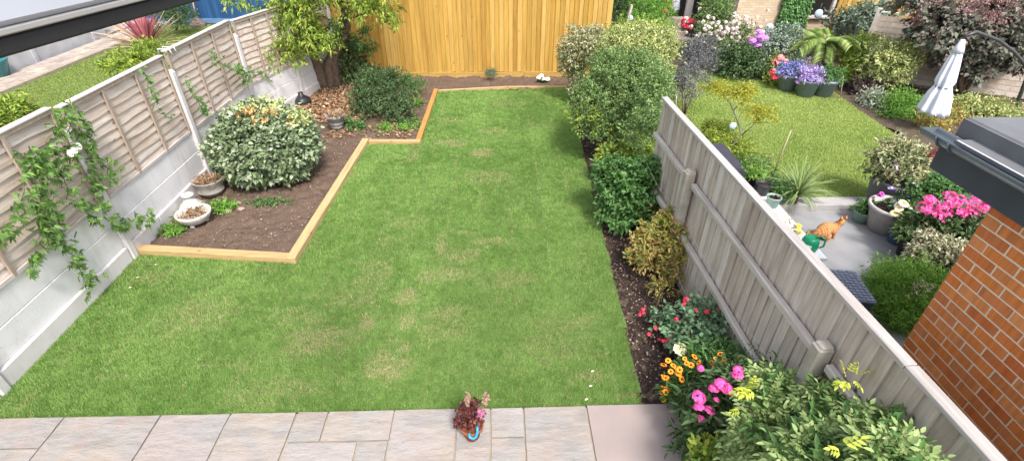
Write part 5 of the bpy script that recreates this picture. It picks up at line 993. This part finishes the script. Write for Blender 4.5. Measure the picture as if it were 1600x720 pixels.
for i in range(18):
    for k in range(K): f = b.b.faces.new((rings[i][k], rings[i][(k+1) % K], rings[i+1][(k+1) % K], rings[i+1][k])); f.smooth = True
b.b.faces.new(rings[0]); b.b.faces.new(rings[-1][::-1]); cn = b.build('canopy', CAN, e)
b = MB(); p = A.lerp(B2, .14); b.lathe([(.1, -.04), (.07, .06), (.03, .17)], p, n=16); b.build('top_vent', CAN, cn)
b = MB(); p = A.lerp(B2, .63); b.lathe([(.135, -.012), (.14, 0), (.135, .012)], p, n=20); b.build('tie_strap', GUT, cn)
PM = plain('anthracite_metal', (.06, .065, .07), .4, bmp=0)
armp = [A+Vector((0, 0, .05))]+[Vector(GY(x, y, Y)-o_) for x, y, Y in [(1525, 50, 9.35), (1560, 63, 9.5), (1585, 82, 9.6), (1604, 104, 9.7), (1622, 140, 9.75)]]
b = MB(); b.tube(armp, .03, 8); b.build('arm', PM, e)
ft = Vector(G(1578, 192)-o_); ft = Vector((float(GY(1578, 190, 9.7)[0])-o_[0], 9.7-o_[1], 0)); pt = Vector(GY(1606, 118, 9.7)-o_)
b = MB(); b.tube([ft, pt, pt+(pt-ft)*.25], .035, 8); b.build('pole', PM, e)
b = MB(); b.box(ft+Vector((0, 0, .05)), (.7, .7, .09), bev=.02); b.build('base', PM, e)
# fences at the far right
e = empty('lap_fence', tuple(G(1560, 182)), 0, 'weathered lap fence panel with posts behind the parasol pole', 'fence'); o_ = np.array(e.location)
fa = np.array([9.7, 12.4]); 
for k in range(4):
    p0 = Vector((9.2+k*1.5, 12.6-k*.9, 0))-Vector(o_); p1 = Vector((9.2+(k+1)*1.5, 12.6-(k+1)*.9, 0))-Vector(o_); b = MB()
    for i in range(12): b.bar(p0+Vector((0, 0, .15+i*.12)), p1+Vector((0, 0, .15+i*.12)), .02, .135); 
    b.build('panel', LAPW, e); b = MB(); b.box(p0+Vector((0, 0, .85)), (.1, .1, 1.7), rz=-.54); b.build('post', CAPL, e); b = MB(); b.bar(p0+Vector((0, 0, 1.62)), p1+Vector((0, 0, 1.62)), .07, .03); b.build('capping', CAPL, e)
e = empty('board_fence', tuple(G(1420, 90)), 0, 'patch of orange yellow board fence showing through the bushes', 'fence'); o_ = np.array(e.location); b = MB()
for i in range(30): b.box((-2.6+i*.125, 0, .95), (.135, .02, 1.9), rot=Matrix.Rotation(.1, 4, 'Z'))
b.build('boards', NEWW, e); b = MB(); b.box2((-2.65, -.04, 1.9), (1.95, .04, 1.94)); b.build('capping', NEWH, e)
# garden building with pale brick wall, ivy and window
BY = 16.2; wl_ = float(GY(1148, 30, BY)[0]); e = empty('garden_building', (wl_, BY, 0), 0, 'pale brick building with ivy and a white window at the top right', 'building')
mt, n, pb = _new('pale_brick'); bt = n.nodes.new('ShaderNodeTexBrick'); tc = n.nodes.new('ShaderNodeTexCoord'); mp = n.nodes.new('ShaderNodeMapping'); mp.inputs['Rotation'].default_value = (math.pi/2, 0, 0)
n.links.new(tc.outputs['Object'], mp.inputs[0]); n.links.new(mp.outputs[0], bt.inputs[0]); bt.inputs['Scale'].default_value = 1; bt.inputs['Brick Width'].default_value = .225; bt.inputs['Row Height'].default_value = .075; bt.inputs['Mortar Size'].default_value = .007
bt.inputs['Color1'].default_value = (.6, .48, .33, 1); bt.inputs['Color2'].default_value = (.5, .38, .25, 1); bt.inputs['Mortar'].default_value = (.42, .34, .27, 1); n.links.new(bt.outputs[0], pb.inputs['Base Color']); pb.inputs['Roughness'].default_value = .9
wx1 = float(GY(1214, 30, BY)[0])-wl_; wx2 = float(GY(1258, 30, BY)[0])-wl_; wx3 = wx2+1.5
b = MB(); b.box2((0, 0, 0), (wx2, .25, 3)); b.box2((wx2, .3, 0), (wx3+1, .5, .0+.75)); b.box2((wx2-.25, .25, 0), (wx2, 3, 3)); b.build('wall', mt, e)
b = MB(); b.box2((-.3, -.35, 3), (wx3+1.2, 3.2, 3.15)); b.build('roof', FELT, e)
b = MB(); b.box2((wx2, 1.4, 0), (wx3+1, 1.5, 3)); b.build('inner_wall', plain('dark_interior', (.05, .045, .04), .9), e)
FRM = plain('old_white_frame', (.6, .58, .55), .6, c2=(.45, .4, .36))
b = MB(); b.box2((wx2+.02, .2, .75), (wx2+.12, .3, 3), bev=.01); b.box2((wx2+.85, .2, .75), (wx2+.95, .3, 3), bev=.01); b.box2((wx2+.02, .17, .70), (wx2+1.0, .32, .78), bev=.01); b.box2((wx2+.12, .22, 1.55), (wx2+.85, .28, 1.62)); b.build('window_frame', FRM, e)
b = MB(); b.box2((wx2+.18, .15, 1.66), (wx2+.8, .19, 1.72)); b.box2((wx2+.18, .15, 2.3), (wx2+.8, .19, 2.36)); b.box2((wx2+.18, .15, 1.72), (wx2+.24, .19, 2.3)); b.box2((wx2+.74, .15, 1.72), (wx2+.8, .19, 2.3)); w1 = b.build('window_sash', WHITE, e)
b = MB(); b.box2((wx2+.24, .165, 1.72), (wx2+.74, .175, 2.3)); b.build('pane', plain('blue_glass', (.12, .14, .28), .1, .3, 3, bmp=0), w1)
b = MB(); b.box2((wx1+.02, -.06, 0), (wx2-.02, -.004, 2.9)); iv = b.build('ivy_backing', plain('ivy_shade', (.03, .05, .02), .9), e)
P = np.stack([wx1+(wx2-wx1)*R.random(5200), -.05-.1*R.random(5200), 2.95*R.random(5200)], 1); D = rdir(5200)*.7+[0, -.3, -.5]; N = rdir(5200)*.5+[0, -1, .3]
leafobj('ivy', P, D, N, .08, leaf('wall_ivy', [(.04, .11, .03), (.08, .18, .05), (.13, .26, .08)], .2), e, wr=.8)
# shed, steps, bin, parasol at the top
e = empty('timber_shed', tuple(G(1075, 42)), 0, 'dark open timber shelter with pale posts behind the red flowers', 'shed'); o_ = np.array(e.location)
b = MB(); b.box2((-1.4, 1.2, 0), (1.6, 1.3, 2.6)); b.box2((-1.4, -.2, 2.5), (1.6, 1.3, 2.6)); b.build('wall', plain('shed_dark', (.06, .05, .045), .9), e)
for x in (-.25, .55): b = MB(); b.box2((x, -.2, 0), (x+.22, -.05, 2.5), bev=.01); b.build('post', GREYH, e)
e = empty('timber_steps', tuple(G(1065, 68)), 0, 'brown grey timber steps leading up to the shelter', 'steps')
for i in range(4): b = MB(); b.box2((-.55, i*.3, 0), (.5, i*.3+.3, .14*(i+1)), bev=.01); b.build('step', wood('old_brown_step', [(.25, .2, .17), (.32, .26, .22)], 0, 30) if i == 0 else bpy.data.materials['old_brown_step'], e)
e = empty('black_bin', tuple(G(1090, 66)), .2, 'black plastic bin with white handled bag beside the timber steps', 'bin'); b = MB(); b.lathe([(.25, 0), (.32, .5), (.34, .52), (.3, .52), (.26, .1)], n=20); b.build('bin', BLKP, e); b = MB(); b.box((0, -.0, .56), (.3, .26, .12), bev=.04); b.build('bag', WHITE, e)
e = empty('slate_step', tuple(G(1105, 100)), 0, 'dark slate slabs stacked left of the dark glossy bush', 'step'); b = MB(); b.box((0, 0, .08), (.9, .6, .16), bev=.02); b.box((-.1, .5, .18), (.9, .5, .2), bev=.02); b.build('slab', plain('slate', (.16, .17, .2), .7), e)
for k, (x, y, lab) in enumerate([(1077, 38, 'red flowering plant at the foot of the shelter'), (1040, 14, 'red flowering plant beside the small closed white parasol')]):
    e = shrub('red_flower_plant', lab, 'plant', tuple(G(x, y+14)[:2]), [BL(x, y+4, 15.5, 12, 8)], 90, 8, .06, .06, M_DARK, 2, inner=.9); flowers(e, f_red, [(x+rnd.gauss(0, 6), y+rnd.gauss(0, 4)) for _ in range(9)], 15.3, s=1.3)
e = empty('small_parasol', tuple(G(1052, 40)), 0, 'small closed white parasol at the very top beside the shelter', 'parasol'); o_ = np.array(e.location); p = Vector(GY(1056, 0, float(o_[1]))-o_)
b = MB(); b.lathe([(.14, 0), (.17, .05), (.1, .6), (.04, 1.0)], p+Vector((0, 0, -.35)), n=16, wob=.1); b.build('canopy', CAN, e); b = MB(); b.tube([(0, 0, 0), p], .025, 6); b.build('pole', PM, e)
# ================================================================ LEFT NEIGHBOUR
e = empty('rendered_wall', (-12.6, 12, 0), 0, 'pale grey rendered garden wall behind the paved path on the left', 'wall'); b = MB(); b.box2((-.12, -7, 0), (.0, 5.2, 1.7)); b.build('wall', plain('pale_render', (.5, .5, .52), .85, scale=3), e)
for y in (-5, -2.6, -.2, 2.2, 4.6): b = MB(); b.box2((.002, y, 0), (.03, y+.12, 1.7)); b.build('pilaster', bpy.data.materials['pale_render'], e)
b = MB(); b.box2((-.15, -7, 1.7), (.04, 5.2, 1.76)); b.build('coping', CAPL, e)
b = MB()
for i in range(5):
    for j in range(9):
        b.box2((-12.5-3.2+i*.62, 17.0+j*.45-.2*(i % 2), 0), (-12.5-3.2+i*.62+.6, 17.0+j*.45+.43-.2*(i % 2), .055+rnd.uniform(0, .004)))
tag(b.build('far_paving', PAVE), kind='structure')
e = empty('blue_fence', (-9, 19.2, 0), 0, 'deep blue close board fence at the far end of the left garden', 'fence'); b = MB()
for i in range(64): b.box((-4+i*.13, rnd.uniform(-.004, .004), .95), (.14, .02, 1.9), rot=Matrix.Rotation(.14, 4, 'Z'))
b.build('boards', wood('blue_stained_wood', [(.015, .06, .16), (.022, .085, .21), (.03, .1, .24)], 2, 30, (.02, .06, .14), .3), e)
b = MB(); b.box2((-4, -.05, 0), (4.4, -.025, .16)); b.build('gravel_board', plain('pale_blue_board', (.12, .24, .42), .7), e)
shrub('dark_bush', 'dark bush in front of the left end of the blue fence', 'bush', tuple(G(275, 50)[:2]), [BL(268, 30, 17.2, 28, 24), BL(290, 25, 17.6, 18, 22)], 420, 9, .09, .07, M_DARK, 4, inner=.8, wr=.3)
e = empty('broom', tuple(G(311, 42)), 0, 'broom with pink handle and grey head leaning on the blue fence', 'broom'); o_ = np.array(e.location)
b = MB(); b.tube([(0, 0, .25), tuple(GY(298, -12, float(o_[1])+.25)-o_)], .022, 7); b.build('handle', plain('pink_handle', (.5, .3, .26), .5), e)
b = MB(); b.lathe([(.26, 0), (.24, .12), (.1, .26), (.05, .32)], n=14, wob=.1); b.build('head', plain('grey_bristle', (.22, .15, .14), .95, scale=40, bmp=.8), e)
e = empty('cordyline', tuple(G(232, 96)*[1, 1, 0]), 0, 'purple and gold striped cordyline fanning out behind the lap fence', 'plant'); o_ = np.array(e.location); cc = GY(232, 74, float(o_[1]))-o_
b = MB(); b.tube([(0, 0, 0), tuple(cc)], [.07, .05], 8); b.build('stem', BARK, e)
def fan(n_, a0, a1, l0, l1, name, mt_):
    ds, ls = [], []
    for i in range(n_):
        a = math.radians(rnd.uniform(a0, a1)); ds.append(CR*math.cos(a)+CU*math.sin(a)*.9+np.array([0, rnd.uniform(-.5, .5), 0])); ls.append(rnd.uniform(l0, l1))
    strap_leaves(name, tuple(cc), ds, ls, .07, mt_, e, droop=.35)
fan(46, 70, 125, .7, 1.15, 'purple_leaf', leaf('purple_strap', [(.2, .05, .06), (.3, .09, .1), (.14, .04, .05)], .2))
fan(40, 10, 70, .8, 1.4, 'gold_leaf', leaf('gold_strap', [(.42, .34, .18), (.3, .18, .12), (.5, .42, .2), (.24, .12, .09)], .2))
fan(48, 130, 200, .9, 1.5, 'bronze_leaf', leaf('bronze_strap', [(.34, .2, .15), (.5, .4, .26), (.26, .14, .1)], .2))
shrub('lime_plant', 'lime green plants under the striped cordyline showing over the fence', 'plant', (-6.2, 8.4), [BL(205, 92, 9.4, 26, 12), BL(180, 105, 8.8, 22, 8), BL(232, 78, 10.2, 22, 12)], 300, 9, .06, .07, M_YG, 4, inner=.9, wr=.3)
shrub('lime_plant', 'lime green shrub peeping over the near end of the lap fence', 'plant', (-5.6, 5.5), [BL(18, 172, 6.2, 24, 14), BL(-10, 190, 5.8, 26, 16), BL(38, 176, 6.4, 12, 7)], 280, 9, .06, .07, M_YG, 4, inner=.9, wr=.3)
e = empty('teal_pot', tuple(G(2, 122)), 0, 'teal glazed pot on the path at the left edge under the window sash', 'pot'); b = MB(); b.lathe([(.2, 0), (.3, .4), (.33, .45), (.3, .45), (.27, .38), (.01, .36)], n=24); b.build('pot', plain('teal_glaze', (.03, .2, .22), .25), e)
def deckchair(x, y, rz, label):
    e = empty('folding_chair', tuple(G(x, y)), rz, label, 'chair', 'folding chairs on the left paving')
    for sx in (-.25, .25):
        b = MB(); b.tube([(sx, -.35, .01), (sx, .0, .35), (sx, .3, .95)], .016, 6); b.build('back_leg', WHITE, e)
        b = MB(); b.tube([(sx*.9, .35, .01), (sx*.9, -.0, .36), (sx*.9, -.3, .5)], .016, 6); b.build('front_leg', WHITE, e)
    b = MB(); b.box((0, -.02, .42), (.44, .42, .02), bev=.005); b.build('seat', plain('pale_sling', (.4, .45, .42), .8) if 'pale_sling' not in bpy.data.materials else bpy.data.materials['pale_sling'], e)
    b = MB(); b.bar((0, .14, .6), (0, .28, .92), .44, .015); b.build('backrest', bpy.data.materials['pale_sling'], e)
    return e
deckchair(118, 64, 1.9, 'white framed folding chair nearest the teal pot against the grey wall')
deckchair(138, 54, 1.9, 'second white framed folding chair from the teal pot')
deckchair(180, 34, 2.2, 'white framed folding chair half hidden behind the striped cordyline leaves')
# ---- paths/soil of the neighbour's border
bed('neighbour_border', [(2.6, 12.6), (3.6, 13.4), (5.5, 13.2), (6.9, 12), (7.6, 11.3), (7.9, 9.8), (8, 8.2), (6.2, 6.6), (5.8, 6.5), (5.9, 5.9), (14, 5.9), (14, 18.5), (2.6, 18.5)], SOILG, .15, .06, .06, 12)
